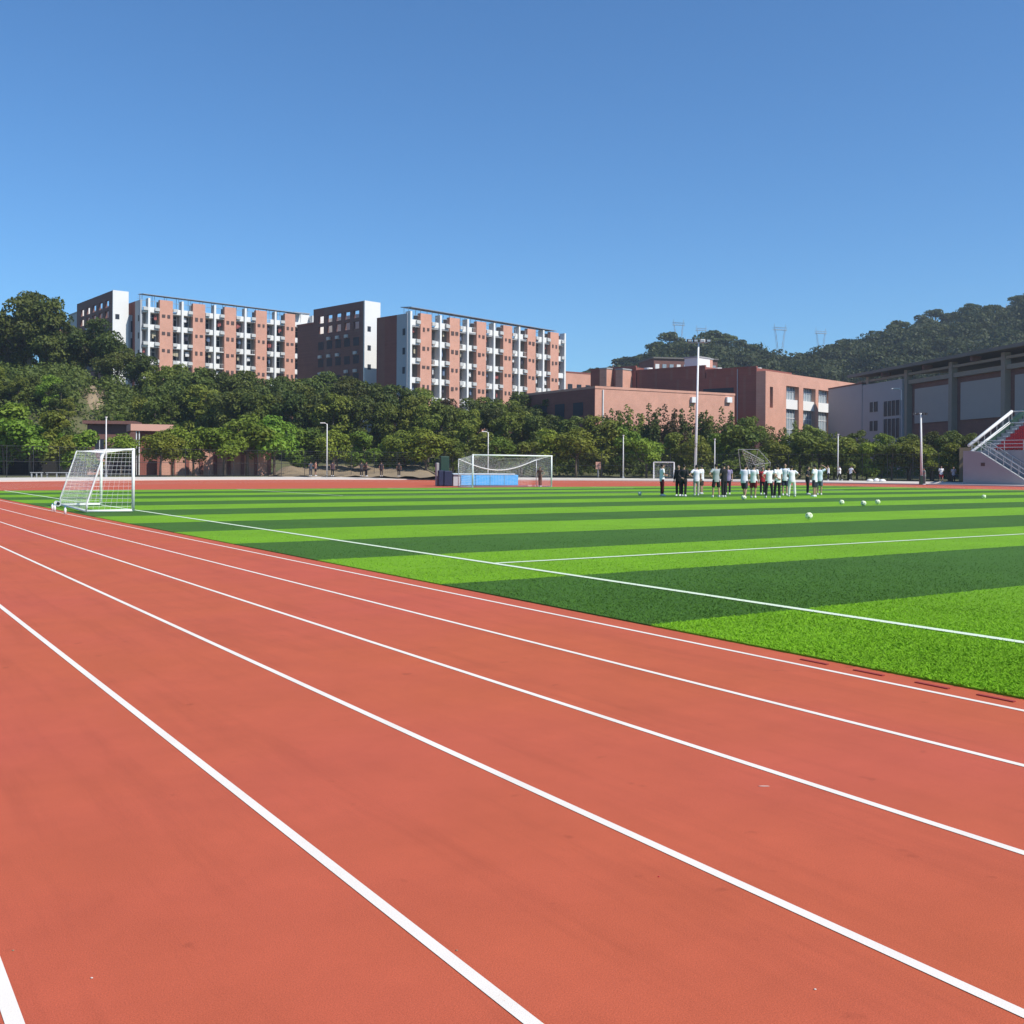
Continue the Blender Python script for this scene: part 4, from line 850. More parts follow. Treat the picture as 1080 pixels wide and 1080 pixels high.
# ------------------------------------------------------------------ pylons beyond the hill
def pylon_mb(hh, wd):
    mb = MB(); r_ = .13
    zt_ = hh; zw = hh * .62
    for sx in (-1, 1):
        for sy in (-1, 1):
            mb.tube([(sx * wd * .36, sy * wd * .3, 0), (sx * wd * .09, sy * wd * .09, zw)], r_, 4)
            mb.tube([(sx * wd * .09, sy * wd * .09, zw), (sx * wd * .36, sy * wd * .06, zt_ - 2)], r_, 4)
    n = 9
    for k in range(n):
        f0, f1 = k / n, (k + 1) / n; w0 = wd * (.36 - .27 * f0); w1 = wd * (.36 - .27 * f1)
        for sy in (-1, 1):
            mb.tube([(-w0, sy * w0 * .8, zw * f0), (w1, sy * w1 * .8, zw * f1)], r_ * .6, 4); mb.tube([(w0, sy * w0 * .8, zw * f0), (-w1, sy * w1 * .8, zw * f1)], r_ * .6, 4)
    for sy in (-1, 1):
        mb.tube([(-wd * .5, sy * .5, zt_ - 2), (wd * .5, sy * .5, zt_ - 2)], r_ * 1.1, 4); mb.tube([(-wd * .5, 0, zt_ - .6), (wd * .5, 0, zt_ - .6)], r_, 4)
        for k in range(8): x0 = -wd * .5 + wd * k / 8; mb.tube([(x0, 0, zt_ - (2 if k % 2 else .6)), (x0 + wd / 8, 0, zt_ - (.6 if k % 2 else 2))], r_ * .6, 4)
    for sx in (-1, 1):
        mb.tube([(sx * wd * .36, 0, zt_ - 2), (sx * wd * .42, 0, zt_ + 1.4)], r_, 4)
        for k in range(4):
            f0 = k / 4; f1 = (k + 1) / 4; a = wd * (.09 + .27 * f0); b_ = wd * (.09 + .27 * f1); z0 = zw + (zt_ - 2 - zw) * f0; z1 = zw + (zt_ - 2 - zw) * f1
            mb.tube([(sx * (a - .8), 0, z0), (sx * b_, 0, z1)], r_ * .6, 4)
    return mb
p0_ = None
for x, ytop, wpx, l in ((716, 337, 13, 'leftmost faint lattice pylon beyond the hill'), (740, 343, 12, 'second faint lattice pylon, just beyond the floodlight head'), (823, 342, 15, 'third and clearest lattice pylon, standing in a dip of the skyline'), (866, 346, 13, 'rightmost faint lattice pylon beyond the hill')):
    Yp = 640; q = at(x, ytop, Yp); g = terr(q.x, q.y)
    if p0_ is None: p0_ = pylon_mb(50, 9.5).build('power_pylon', M['haze_steel'], local=True); o = p0_
    else: o = p0_.copy(); C.objects.link(o)
    o.location = (q.x, q.y, g); k = (q.z - 1.4 - g) / 50; o.scale = (wpx / 14 * .95, wpx / 14 * .95, k); o.rotation_euler = (0, 0, .3)
    tag(o, l, 'pylon', 'power pylons beyond the hill')

# ------------------------------------------------------------------ fence and things behind the bend
def Yr(px, r):                      # forward distance where column px meets radius r on the far side
    a = rot(px, 500)[0] / F; Y = 160.0
    while Y > 60:
        d, s = tofld(a * Y, Y)
        if oval_r(d, s) <= r: return Y
        Y -= .25
    return Y
def on_r(px, r, z=0): Y = Yr(px, r); return Vector((rot(px, 500)[0] / F * Y, Y, z))
Z1 = .34
def fence(r, label):
    o = thing('chain_link_fence', label, 'fence', (*fld(DC, S1 + r).xy, Z1))
    pts = []
    for k in range(66):
        a = math.pi * (1.06 - 1.0 * k / 65); pts.append(fld(DC + r * math.cos(a), S1 + r * math.sin(a), Z1))
    for i, p in enumerate(pts):
        mb = MB(); mb.tube([p - Vector((0, 0, .3)), p + Vector((0, 0, 3.0))], .035, 6); mb.build('post', M['dark'], o)
    mb = MB()
    for z in (.12, 1.5, 2.95): mb.tube([p + Vector((0, 0, z)) for p in pts], .022, 5)
    mb.build('rail', M['dark'], o)
    mb = MB(); q = []
    for a, b in zip(pts, pts[1:]):
        for j in range(12): q.append(a.lerp(b, j / 12))
    for p in q:
        mb.add([p + Vector((-.004, 0, .12)), p + Vector((.004, 0, .12)), p + Vector((.004, 0, 2.95)), p + Vector((-.004, 0, 2.95)), p + Vector((0, .007, .12)), p + Vector((0, .007, 2.95))], [(0, 1, 2, 3), (1, 4, 5, 2), (4, 0, 3, 5)])
    for k in range(11): mb.tube([p + Vector((0, 0, .2 + .25 * k)) for p in pts], .004, 3, cap=False)
    mb.build('wire_mesh', M['dark'], o)
fence(58.6, 'tall dark chain-link fence curving round the far end of the track')
def wall_px(px0, px1, Y0, Y1): a = at(px0, 500, Y0); b = at(px1, 500, Y1); return Frame((a.x, a.y), (b.x, b.y))
# dark hoarding at the left
f = wall_px(-60, 92, 112, 121); zt_ = f.z(60, 470); o = thing('hoarding', 'dark grey hoarding under the trees at the far left, behind the fence', 'hoarding', (*f.o, Z1))
M['hoard'] = mat('dark_hoarding', (.022, .021, .02), .9, var=.35, scale=.6)
for k in range(9):
    t0 = f.L * k / 9; mb = MB(); mb.fbox(f, t0 + .02, t0 + f.L / 9 - .02, -.05, 0, Z1 - .2, zt_ - (.2 if k % 2 else 0)); mb.build('panel', M['hoard'], o)
mb = MB()
for k in range(10): t0 = f.L * k / 9; mb.fbox(f, t0 - .05, t0 + .05, -.12, -.051, Z1 - .2, zt_)
mb.build('post', M['dark'], o)
# benches
for (x0, x1, l) in ((32, 46, 'left one of two long grey benches below the dark hoarding'), (48, 72, 'right one of two long grey benches, seen through the left goal net edge')):
    Y = Yr((x0 + x1) / 2, 57.9); f = wall_px(x0, x1, Y, Y + .6); o = thing('bench', l, 'bench', (*f.p(f.L / 2), Z1 - .05), group='long grey benches')
    mb = MB(); mb.fbox(f, 0, f.L, -.4, 0, Z1 + .38, Z1 + .45); mb.build('seat', M['concrete'], o)
    for t in (.15, f.L / 2, f.L - .15): mb = MB(); mb.fbox(f, t - .06, t + .06, -.35, -.05, Z1 - .1, Z1 + .379); mb.build('leg', M['concrete'], o)
# brown hut and pink porch
f = wall_px(92, 140, 126, 127); o = thing('equipment_hut', 'brown flat-roofed hut in the shade of the trees, behind the left goal', 'hut', (*f.p(f.L / 2, -2), Z1))
zt_ = f.z(110, 443); mb = MB(); mb.fbox(f, 0, f.L, -4, 0, Z1 - .3, zt_ - .5); mb.build('wall', M['brickdark'], o)
mb = MB(); mb.fbox(f, -.4, f.L + .4, -4.4, .8, zt_ - .498, zt_ - .1); mb.build('roof', M['brickdark'], o)
mb = MB(); t0, t1_ = f.t(101, 460), f.t(110, 460); mb.fbox(f, t0, t1_, .003, .06, f.z(105, 474), f.z(105, 463)); wn = mb.build('window', M['glass'], o)
mb = MB(); mb.fbox(f, t0 - .08, t1_ + .08, .004, .09, f.z(105, 475), f.z(105, 474) - .004); mb.fbox(f, (t0 + t1_) / 2 - .04, (t0 + t1_) / 2 + .04, .062, .09, f.z(105, 474), f.z(105, 463)); mb.build('frame', M['frame_w'], wn)
mb = MB(); t0, t1_ = f.t(127, 490), f.t(135, 490); mb.fbox(f, t0, t1_, .003, .06, Z1 - .2, Z1 + 2.1); mb.build('door', M['wood'], o)
mb = MB(); t0, t1_ = f.t(92.5, 490), f.t(120, 490); mb.fbox(f, t0, t1_, .8, 1.0, Z1 - .2, Z1 + 1.9); mb.build('front_screen', M['pink'], o)
f = wall_px(139, 182, 121, 123); o = thing('porch', 'pink brick porch with flat roof and thin white posts, right of the left goal', 'porch', (*f.p(f.L / 2, -1), Z1))
z0, z1 = f.z(150, 454.5), f.z(150, 447.5); mb = MB(); mb.fbox(f, -.2, f.L, -4, .8, z0, z1); mb.build('roof', M['pink'], o)
mb = MB(); mb.fbox(f, f.t(147, 480), f.L - .3, -3.5, -.2, Z1 - .3, z0 - .002); mb.build('wall', M['brick_red_and_shaded'], o)
for x in (143.5, 146.5): mb = MB(); t = f.t(x, 480); q = f.p(t, .5); mb.tube([(q.x, q.y, Z1 - .2), (q.x, q.y, z0 - .002)], .07, 8); mb.build('post', M['steelw'], o)
mb = MB(); mb.fbox(f, f.t(163, 470), f.t(176, 470), -.198, -.14, f.z(168, 482), f.z(168, 464)); mb.build('window', M['glass'], o)
# red brick wall with pilasters
f = wall_px(166, 286, 121, 126); zt_ = f.z(230, 474.5); o = thing('brick_wall', 'red brick wall dappled with tree shade, behind the fence right of the porch', 'wall', (*f.p(f.L / 2), Z1))
mb = MB(); mb.fbox(f, 0, f.L, -.3, 0, Z1 - .3, zt_); mb.build('wall', M['brick'], o)
mb = MB(); mb.fbox(f, -.06, f.L + .06, -.36, .07, zt_ + .002, zt_ + .14); mb.build('coping', M['pink'], o)
for k in range(9): t = .2 + (f.L - .4) * k / 8; mb = MB(); mb.fbox(f, t - .2, t + .2, .002, .14, Z1 - .3, zt_); mb.build('pilaster', M['brick_red_and_shaded'], o)
# dry bank
mb = MB(); n = 24; vs = []
for j in range(7):
    for i in range(n + 1):
        px = 284 + (466 - 284) * i / n; Y = 119 + 2.4 * j + 3 * math.sin(i / n * 3.1); X = rot(px, 500)[0] / F * Y
        vs.append((X, Y, Z1 + .02 + 1.3 * sm(0, 5, j) * sm(0, 3, min(i, n - i)) + .12 * math.sin(i * 1.7 + j)))
mb.add(vs, [(j * (n + 1) + i, j * (n + 1) + i + 1, (j + 1) * (n + 1) + i + 1, (j + 1) * (n + 1) + i) for j in range(6) for i in range(n)])
tag(mb.build('earth_bank', M['tan'], None, smooth=True, local=True), kind='structure')
# bare slope patch on the left, lying on the bank
mb = MB(); vs = []; nj, ni = 12, 12
for j in range(nj + 1):
    for i in range(ni + 1):
        px = 82 + 30 * i / ni + j * .6; Y = 148 + 17 * j / nj; X = rot(px, 415)[0] / F * Y
        u = abs(i / ni - .5) * 2; v = abs(j / nj - .5) * 2
        vs.append((X, Y, terr(X, Y) + .35 - 1.9 * max(0, u * u + v * v - .35 - .25 * math.sin(i * 2.1 + j * 1.7)) + .25 * math.sin(i * 1.3) * math.cos(j * 1.1)))
mb.add(vs, [(j * (ni + 1) + i, j * (ni + 1) + i + 1, (j + 1) * (ni + 1) + i + 1, (j + 1) * (ni + 1) + i) for j in range(nj) for i in range(ni)])
tag(mb.build('bare_slope', M['tan'], None, smooth=True, local=True), kind='structure')

# ------------------------------------------------------------------ lamps
def lamp(x, ytop, r, label, arm=1, group='street lamps behind the far bend', lean=0, Y=None):
    Y = Y or Yr(x, r); b = Vector((rot(x, 500)[0] / F * Y, Y, Z1 - .1)); zt_ = at(x, ytop, Y).z
    o = thing('street_lamp', label, 'lamp', b, group=group)
    mb = MB(); mb.tube([b, b + Vector((lean, 0, zt_ - b.z))], [.08, .05], 10); mb.build('pole', M['steelw'], o, smooth=True)
    mb = MB(); mb.tube([b, b + Vector((0, 0, .25))], .16, 10); mb.build('base', M['steel'], o)
    top = b + Vector((lean, 0, zt_ - b.z))
    if arm:
        mb = MB(); mb.tube([top - Vector((0, 0, .1)), top + Vector((-.2 * arm, -.05, .08)), top + Vector((-.35 * arm, -.1, .1))], .03, 6); mb.build('arm', M['steelw'], o)
        mb = MB(); mb.box(top + Vector((-.5 * arm, -.15, .1)), (.55, .22, .1)); mb.build('lamp_head', M['white'], o)
    else:
        mb = MB(); mb.tube([top, top + Vector((0, 0, .15))], [.09, .14], 8); mb.build('lamp_head', M['white'], o)
    return o
lamp(345, 447, 58.0, 'street lamp in front of the dry bank, left of the pair standing there')
lamp(515, 456, 58.0, 'street lamp rising behind the crossbar of the large goal')
lamp(657.5, 460, 58.0, 'street lamp between the large goal and the small far goal', arm=0)
lamp(754, 464, 58.0, 'thin street lamp just right of the tall floodlight pole', arm=0)
lamp(112, 441, 57.9, 'pale pole standing behind the left goal, in front of the brown hut', arm=0)
lamp(884, 459, 58.0, 'thin street lamp behind the white shirted strollers at the right', arm=0)
# floodlight pole
Y = Yr(733.5, 58.2); b = Vector((rot(733.5, 500)[0] / F * Y, Y, Z1)); top = at(737, 362, Y); top.y = Y
o = thing('floodlight_pole', 'tallest pole, a white floodlight mast rising above the roofs behind the players', 'floodlight', b)
mb = MB(); mb.tube([b - Vector((0, 0, .2)), b.lerp(top, .5), top], [.17, .14, .10], 14); mb.build('mast', M['white'], o, smooth=True)
mb = MB(); mb.tube([b - Vector((0, 0, .1)), b + Vector((0, 0, .35))], .42, 14); mb.build('base', M['concrete'], o)
mb = MB(); mb.tube([top + Vector((-1.3, 0, .05)), top + Vector((1.3, 0, .05))], .06, 6); mb.build('cross_arm', M['steel'], o)
for dx in (-1.15, -.4, .45, 1.15):
    mb = MB(); mb.box(top + Vector((dx, -.2, .28)), (.55, .35, .34), .2); h_ = mb.build('floodlight', M['white'] if dx > 0 and dx < 1 else M['dark'], o)
    mb = MB(); mb.box(top + Vector((dx + .02, -.39, .27)), (.42, .02, .24), .2); mb.build('lens', M['paleglass'], h_)
# second, smaller floodlight post on the right
Y = 106; b = Vector((rot(972.5, 500)[0] / F * Y, Y, .05)); top = at(971.5, 436, Y); top.y = Y
o = thing('floodlight_pole', 'slim grey lamp post with four small floodlights, left of the concrete stand', 'floodlight', b)
mb = MB(); mb.tube([b, top], [.13, .08], 10); mb.build('mast', M['steelw'], o, smooth=True)
mb = MB(); mb.tube([top + Vector((-.85, 0, .0)), top + Vector((.6, 0, .0))], .035, 6); mb.build('cross_arm', M['steel'], o)
for dx in (-.75, -.35, .25, .55):
    mb = MB(); mb.box(top + Vector((dx, -.1, -.05)), (.22, .22, .24), .1); mb.build('floodlight', M['dark'], o)
mb = MB(); mb.box(b + Vector((0, 0, .45)), (.42, .36, .9)); mb.build('base_cabinet', M['greenvinyl'], o)

# ------------------------------------------------------------------ goals
def net_panel(mb, Pf, nu, nv, r=.003):
    for i in range(nu + 1): mb.tube([Pf(i / nu, j / 10) for j in range(11)], r, 3, cap=False)
    for j in range(nv + 1): mb.tube([Pf(i / 12, j / nv) for i in range(13)], r, 3, cap=False)
def bil(a, b, c, d, sag=None):      # a->b along u, a->d along v
    def f(u, v):
        p = (a * (1 - u) + b * u) * (1 - v) + (d * (1 - u) + c * u) * v
        return p + (sag(u, v) if sag else Vector((0, 0, 0)))
    return f
# portable goal on the near touchline
gp_ = Vector((-12.38, 33.85, .035)); e = Vector((-.515, .857, 0)).normalized(); dd = Vector((-e.y, e.x, 0)); Wg, Hg, Dg, Dt = 6.0, 2.03, 1.42, .86
U = Vector((0, 0, 1)); A0, B0 = gp_, gp_ + e * Wg; A1, B1 = A0 + U * Hg, B0 + U * Hg
A2, B2 = A0 + dd * Dg, B0 + dd * Dg; A3, B3 = A1 + dd * Dt, B1 + dd * Dt
o = thing('portable_goal', 'small white portable goal with net at the left, standing on the touchline', 'goal', (A0 + B0) / 2)
for p, q in ((A0, A1), (B0, B1)): mb = MB(); mb.tube([p + U * .03, q + U * .03], .05, 12); mb.build('post', M['white'], o, smooth=True)
mb = MB(); mb.tube([A1 + U * .0 - e * .04, B1 + e * .04], .048, 12); mb.build('crossbar', M['white'], o, smooth=True)
for p, q, r_ in ((A0, A2, .04), (B0, B2, .04)): mb = MB(); mb.tube([p + U * .045, q + U * .045], r_, 10); mb.build('ground_bar', M['white'], o, smooth=True)
mb = MB(); mb.tube([A2 + U * .045, B2 + U * .045], .04, 10); mb.build('rear_ground_bar', M['white'], o, smooth=True)
for p, q, s in ((A1, A3, A2), (B1, B3, B2)): mb = MB(); mb.tube([p, q, s + U * .28, s + U * .05], .028, 8); mb.build('side_stay', M['white'], o, smooth=True)
mb = MB(); z_ = lambda p: p + U * .05
net_panel(mb, bil(z_(A2), z_(B2), B3, A3, lambda u, v: dd * .05 * math.sin(math.pi * v)), 42, 16)
net_panel(mb, bil(A3, B3, B1, A1, lambda u, v: -U * .07 * math.sin(math.pi * u) * math.sin(math.pi * v)), 42, 5)
net_panel(mb, bil(z_(A0), z_(A2), A3, A1), 8, 15); net_panel(mb, bil(z_(B0), z_(B2), B3, B1), 8, 15)
mb.build('net', M['net'], o)
for k, s in ((0, .15), (1, .5)):
    c = B2 + dd * (.16) - e * (s + .2) + U * .11; mb = MB(); mb.tube([c - e * .03, c + e * .03], .10, 14); wh = mb.build('transport_wheel', M['white'], o)
    mb = MB(); mb.tube([c - e * .031, c - e * .036], .06, 12); mb.build('hub', M['dark'], wh)
# bottles by the goal
for x, y, l in ((55.5, 538.5, 'leftmost small pale water bottle behind the left goal'), (58, 539.5, 'second small pale water bottle behind the left goal'), (69, 542.5, 'rightmost small pale water bottle near the corner of the left goal')):
    p = ground_at(x, y, .035); o = thing('water_bottle', l, 'bottle', p, group='water bottles behind the left goal')
    mb = MB(); mb.tube([(0, 0, 0), (0, 0, .17), (0, 0, .2), (0, 0, .21)], [.038, .038, .016, .016], 10); mb.build('bottle', M['white'], o, local=True, smooth=True)
    mb = MB(); mb.tube([(0, 0, .2102), (0, 0, .235)], .017, 8); mb.build('cap', M['blue'], o, local=True)
# full size goal at the far end
A0, B0 = fld(41.1, 66.55, .03), fld(48.45, 66.55, .03); e = (B0 - A0).normalized(); dd = Vector((-e.y, e.x, 0)); Hg = 2.44; Dg = 2.1
A1, B1, A2, B2 = A0 + U * Hg, B0 + U * Hg, A0 + dd * Dg, B0 + dd * Dg; A3, B3 = A2 + U * 2.15, B2 + U * 2.15
o = thing('football_goal', 'full size white football goal at the far end, in front of the blue mat', 'goal', (A0 + B0) / 2)
for p, q in ((A0, A1), (B0, B1)): mb = MB(); mb.tube([p, q + U * .06], .06, 12); mb.build('post', M['white'], o, smooth=True)
mb = MB(); mb.tube([A1 - e * .055, B1 + e * .055], .058, 12); mb.build('crossbar', M['white'], o, smooth=True)
for p in (A2, B2): mb = MB(); mb.tube([p, p + U * 2.15], .03, 8); mb.build('rear_stanchion', M['steel'], o, smooth=True)
mb = MB(); mb.tube([A0 + U * .03, A2 + U * .03, B2 + U * .03, B0 + U * .03], .025, 6); mb.build('ground_bar', M['white'], o)
sg = lambda u, v: -U * (.75 * math.sin(math.pi * u) ** 1.1) * (1 - v)
mb = MB(); net_panel(mb, bil(A3, B3, B1, A1, lambda u, v: -U * .85 * math.sin(math.pi * u) * math.sin(math.pi * .5 * (1 - v))), 50, 14, .004)
net_panel(mb, bil(A2, B2, B3, A3, lambda u, v: -U * .85 * math.sin(math.pi * u) * v), 50, 14, .004)
net_panel(mb, bil(A0, A2, A3, A1), 14, 16, .006); net_panel(mb, bil(B0, B2, B3, B1), 14, 16, .006); mb.build('net', M['net'], o)
mb = MB(); mb.tube([bil(A3, B3, B1, A1)(k / 24, 0) - U * .85 * math.sin(math.pi * k / 24) for k in range(25)], .035, 6); mb.build('net_rope', M['net'], o)
# small far goal
Y = Yr(700, 55.5); f = wall_px(689.5, 711, Y + .8, Y); o = thing('small_goal', 'small white goal far behind the players, left of the floodlight pole', 'goal', (*f.p(f.L / 2), .3))
z0 = .25; zt_ = f.z(700, 487.5)
P0 = Vector((*f.p(0), z0)); P1 = Vector((*f.p(f.L), z0)); up = U * (zt_ - z0); nb = -Vector((*f.n, 0)) * .9
for p in (P0, P1): mb = MB(); mb.tube([p, p + up], .05, 8); mb.build('post', M['white'], o)
mb = MB(); mb.tube([P0 + up, P1 + up], .05, 8); mb.build('crossbar', M['white'], o)
for p in (P0, P1): mb = MB(); mb.tube([p + up, p + up + nb * .4, p + nb], .03, 6); mb.build('side_stay', M['white'], o)
mb = MB(); net_panel(mb, bil(P0 + nb, P1 + nb, P1 + up + nb * .4, P0 + up + nb * .4), 14, 10, .007); net_panel(mb, bil(P0, P0 + nb, P0 + up + nb * .4, P0 + up), 5, 10, .007); net_panel(mb, bil(P1, P1 + nb, P1 + up + nb * .4, P1 + up), 5, 10, .007); mb.build('net', M['net'], o)
# tipped goal frame leaning behind the players
Y = Yr(796, 54.5); def_z = .25
def q_(x, y, dy=0): return at(x, y, Y + dy)
o = thing('tipped_goal_frame', 'grey bare goal frame tipped up behind the group of players', 'goal frame', ground_at(797, 508, .2) * 1)
o.location = (q_(797, 500).x, Y, .25)
bars = [((779, 474), (800, 474), 0), ((779, 474), (782, 502), 0), ((783, 475), (792, 500), .8), ((800, 474), (813, 488), 0), ((784, 474), (806, 486), .4), ((813, 488), (811, 502), 0), ((792, 480), (800, 502), 1.0), ((800, 474), (796, 490), .8), ((796, 490), (813, 488), .5)]
for (a, b_, dy) in bars:
    mb = MB(); mb.tube([q_(*a, 0), q_(*b_, dy)], .022, 6); mb.build('bar', M['steel'], o)
mb = MB()
net_panel(mb, bil(q_(784, 475, .4), q_(806, 486, .4), q_(808, 500, 1.5), q_(794, 500, 1.5)), 9, 8, .008); mb.build('torn_net', M['net'], o)
# board on a post
Y = Yr(631, 58.0) + 1.5; b = Vector((rot(631, 500)[0] / F * Y, Y, Z1)); o = thing('notice_board', 'pale board on a post right of the large goal', 'board', b)
mb = MB(); mb.tube([b, b + U * 1.7], .10, 8); mb.build('post', M['kerb'], o)
mb = MB(); mb.box(b + U * 1.5 + Vector((0, -.12, 0)), (.62, .05, .9)); mb.build('panel', M['pink'], o)
# blue high-jump mat and dark stacked mats
f = Frame(tuple(fld(43.2, 71.6).xy), tuple(fld(48.8, 71.6).xy)); 
o = thing('landing_mat', 'large bright blue landing mat with pale top, seen through the large goal', 'mat', (*f.p(2.8, -1.5), 0))
f = wall_px(486.5, 547, 84, 86.2); z1 = f.z(515, 499.5)
mb = MB(); mb.fbox(f, 0, f.L, -2.6, 0, .05, z1 - .1); wl = mb.build('mat_body', M['blue'], o)
bev = wl.modifiers.new('b', 'BEVEL'); bev.width = .06; bev.segments = 3
mb = MB(); mb.fbox(f, -.7, f.L - .3, -2.7, .04, z1 - .098, z1); t_ = mb.build('mat_top', M['paleglass'] if 0 else mat('pale_blue_cover', (.45, .55, .62), .6), o); bev = t_.modifiers.new('b', 'BEVEL'); bev.width = .03; bev.segments = 2
mb = MB()
for k in range(1, 4): t = f.L * k / 4; mb.fbox(f, t - .015, t + .015, .002, .012, .08, z1 - .12)
mb.build('seam', M['navy'], o)
mb = MB(); mb.fbox(f, -.62, -.02, -2.2, -.1, .03, z1 - .11); mb.build('side_cushion', M['greywall'], o)
f = wall_px(463, 478, 83, 83.4); o = thing('stacked_crash_mats', 'dark navy crash mats stood on edge at the left post net of the large goal', 'mats', (*f.p(.6, -.4), 0))
for (a, b_, n0, z0, z1, m) in ((0, .42, 0, .02, f.z(465, 496), 'navy'), (.44, 1.13, .05, .02, f.z(474, 496.5), 'navy'), (.30, 1.05, -.55, .02, f.z(472, 481), 'greenvinyl'), (.0, .3, -.7, .02, f.z(465, 488), 'bluegrey')):
    mb = MB(); mb.fbox(f, a, b_, n0 - .4, n0, z0, z1); t_ = mb.build('crash_mat', M[m], o); bev = t_.modifiers.new('b', 'BEVEL'); bev.width = .07; bev.segments = 3

# ------------------------------------------------------------------ spectator stand
SD, SL = 97.3, 62.2
fs_ = Frame(tuple(fld(SD, SL).xy), tuple(fld(SD, SL - 40).xy)); sh = lambda t, n, z: Vector((*fs_.p(t, n), z))
o = thing('spectator_stand', 'concrete spectator stand with red seats, stair and pale handrails at the right edge', 'stand', (*fs_.p(8, -4), .1))
zc = fs_.z(1014, 475.5); ta = fs_.t(1034, 480); tb_ = fs_.t(1082, 506); Lf = 26
mb = MB(); prof = [(0, .0), (tb_, .0), (tb_, .55), (ta, zc - .15), (ta - 1.2, zc), (0, zc)]
vs = [sh(t, n, z) for n in (0, -.35) for t, z in prof]; k = len(prof)
mb.add(vs, [tuple(range(k)), tuple(range(2 * k - 1, k - 1, -1))] + [(i, i + k, (i + 1) % k + k, (i + 1) % k) for i in range(k)]); mb.build('stair_wall', M['concrete'], o)
mb = MB(); ns = 18
for i in range(ns):
    t0 = ta - .5 + (tb_ - ta + .5) * i / ns; mb.fbox(fs_, t0, t0 + (tb_ - ta + .5) / ns - .001, -1.9, -.36, 0, zc - .2 - (zc - .45) * (i + 1) / ns)
mb.build('stair', M['concrete'], o)
mb = MB(); mb.fbox(fs_, 0, ta - .5, -1.9, -.36, 0, zc - .25); mb.build('landing', M['concrete'], o)
mb = MB(); mb.fbox(fs_, 0, Lf, -2.2, -1.91, 0, zc + .05); mb.build('front_wall', M['concrete'], o)
nr = 11; rd, rh_ = .82, .40
for i in range(nr):
    n1 = -2.21 - rd * i; mb = MB(); mb.fbox(fs_, .3, Lf, n1 - rd + .001, n1, 0, zc - .05 + rh_ * i); tr = mb.build('terrace_step', M['concrete'], o)
    mb = MB(); t = 1.9
    while t < Lf - .5:
        mb.fbox(fs_, t, t + .44, n1 - .62, n1 - .2, zc - .05 + rh_ * i + .28, zc - .05 + rh_ * i + .34); mb.fbox(fs_, t, t + .44, n1 - .68, n1 - .63, zc + rh_ * i + .20, zc + rh_ * i + .62); mb.fbox(fs_, t + .12, t + .32, n1 - .5, n1 - .3, zc - .05 + rh_ * i + .002, zc - .05 + rh_ * i + .279); t += .5
    mb.build('seat_row', M['seat'], o)
    mb = MB(); mb.fbox(fs_, 1.0, 1.5, n1 - .06, n1 + .01, zc - .25 + rh_ * i + .203, zc + rh_ * i + .02); mb.build('step_edge', M['white'], tr)
# side parapet with the two pale sloping rails
fr_ = Frame(tuple(fs_.p(.15, 0)), tuple(fs_.p(.15, -20)))
def pp(x, y): t = fr_.t(x, y); return Vector((*fr_.p(t), fr_.z(x, y)))
mb = MB(); tn = nr * rd + 2.2; 
z2 = zc + rh_ * nr
v8 = []
for n, zl, zh in ((-1.9, 0, zc + .25), (-tn, 0, z2 + .3)):
    for t in (-.1, .29): v8.append((sh(t, n, zl), sh(t, n, zh)))
mb.hexa([v8[0][0], v8[1][0], v8[3][0], v8[2][0], v8[0][1], v8[1][1], v8[3][1], v8[2][1]]); mb.build('end_wall', M['greenvinyl'], o)
for (a, b_, c, r_) in (((1022, 470), (1067.5, 434), (1120, 433), .17), ((1023, 478), (1065, 446), (1120, 444.5), .15)):
    pa, pb = pp(*a), pp(*b_); mb = MB(); mb.tube([pa, pb], r_, 10); rl = mb.build('side_rail', M['steelw'], o, smooth=True)
    pc = pb + Vector((*fs_.d, 0)) * 20; mb = MB(); mb.tube([pb, pc], .06, 8); mb.build('top_rail', M['steelw'], o, smooth=True)
for k in range(7):
    f0 = (k + .5) / 7; a = pp(1022, 470).lerp(pp(1067.5, 434), f0); mb = MB(); mb.tube([a, a - U * 1.5], .035, 6); mb.build('rail_post', M['steel'], o)
for k in range(11):
    a = pp(1067.5, 434) + Vector((*fs_.d, 0)) * 2 * k; mb = MB(); mb.tube([a, a - U * 2.6], .04, 6); mb.build('rail_post', M['steel'], o)
# guard rail on the front wall, handrails down the stair
mb = MB()
for z in (.35, .7, 1.05): mb.tube([sh(1.2, -2.05, zc + z), sh(Lf, -2.05, zc + z)], .03, 6)
for k in range(13): mb.tube([sh(1.2 + 2 * k, -2.05, zc), sh(1.2 + 2 * k, -2.05, zc + 1.05)], .035, 6)
mb.build('guard_rail', M['steel'], o)
for n in (-.18, -1.8):
    mb = MB()
    for dz in (.5, .95): mb.tube([sh(ta - 1, n, zc + dz), sh(ta, n, zc + dz - .1), sh(tb_, n, .55 + dz)], .03, 6)
    for k in range(7): t = ta + (tb_ - ta) * k / 6; z = zc - .15 + (.55 - zc + .15) * k / 6; mb.tube([sh(t, n, z - .1), sh(t, n, z + .9)], .03, 6)
    mb.build('handrail', M['steel'], o)
mb = MB(); t = fs_.t(1037, 489); mb.fbox(fs_, t - .2, t + .2, .002, .05, fs_.z(1037, 491.5), fs_.z(1037, 488)); mb.build('wall_hatch', M['louver'], o)
# low planted terrace beside the stand
q = at(1019, 474, 112); o = thing('terrace_wall', 'low brown terrace wall with hedge between trees and concrete stand', 'wall', (q.x, q.y, 0))
f = wall_px(1012, 1040, 113, 112); mb = MB(); mb.fbox(f, 0, f.L, -3, 0, 0, f.z(1020, 472)); mb.build('wall', M['tan'], o)

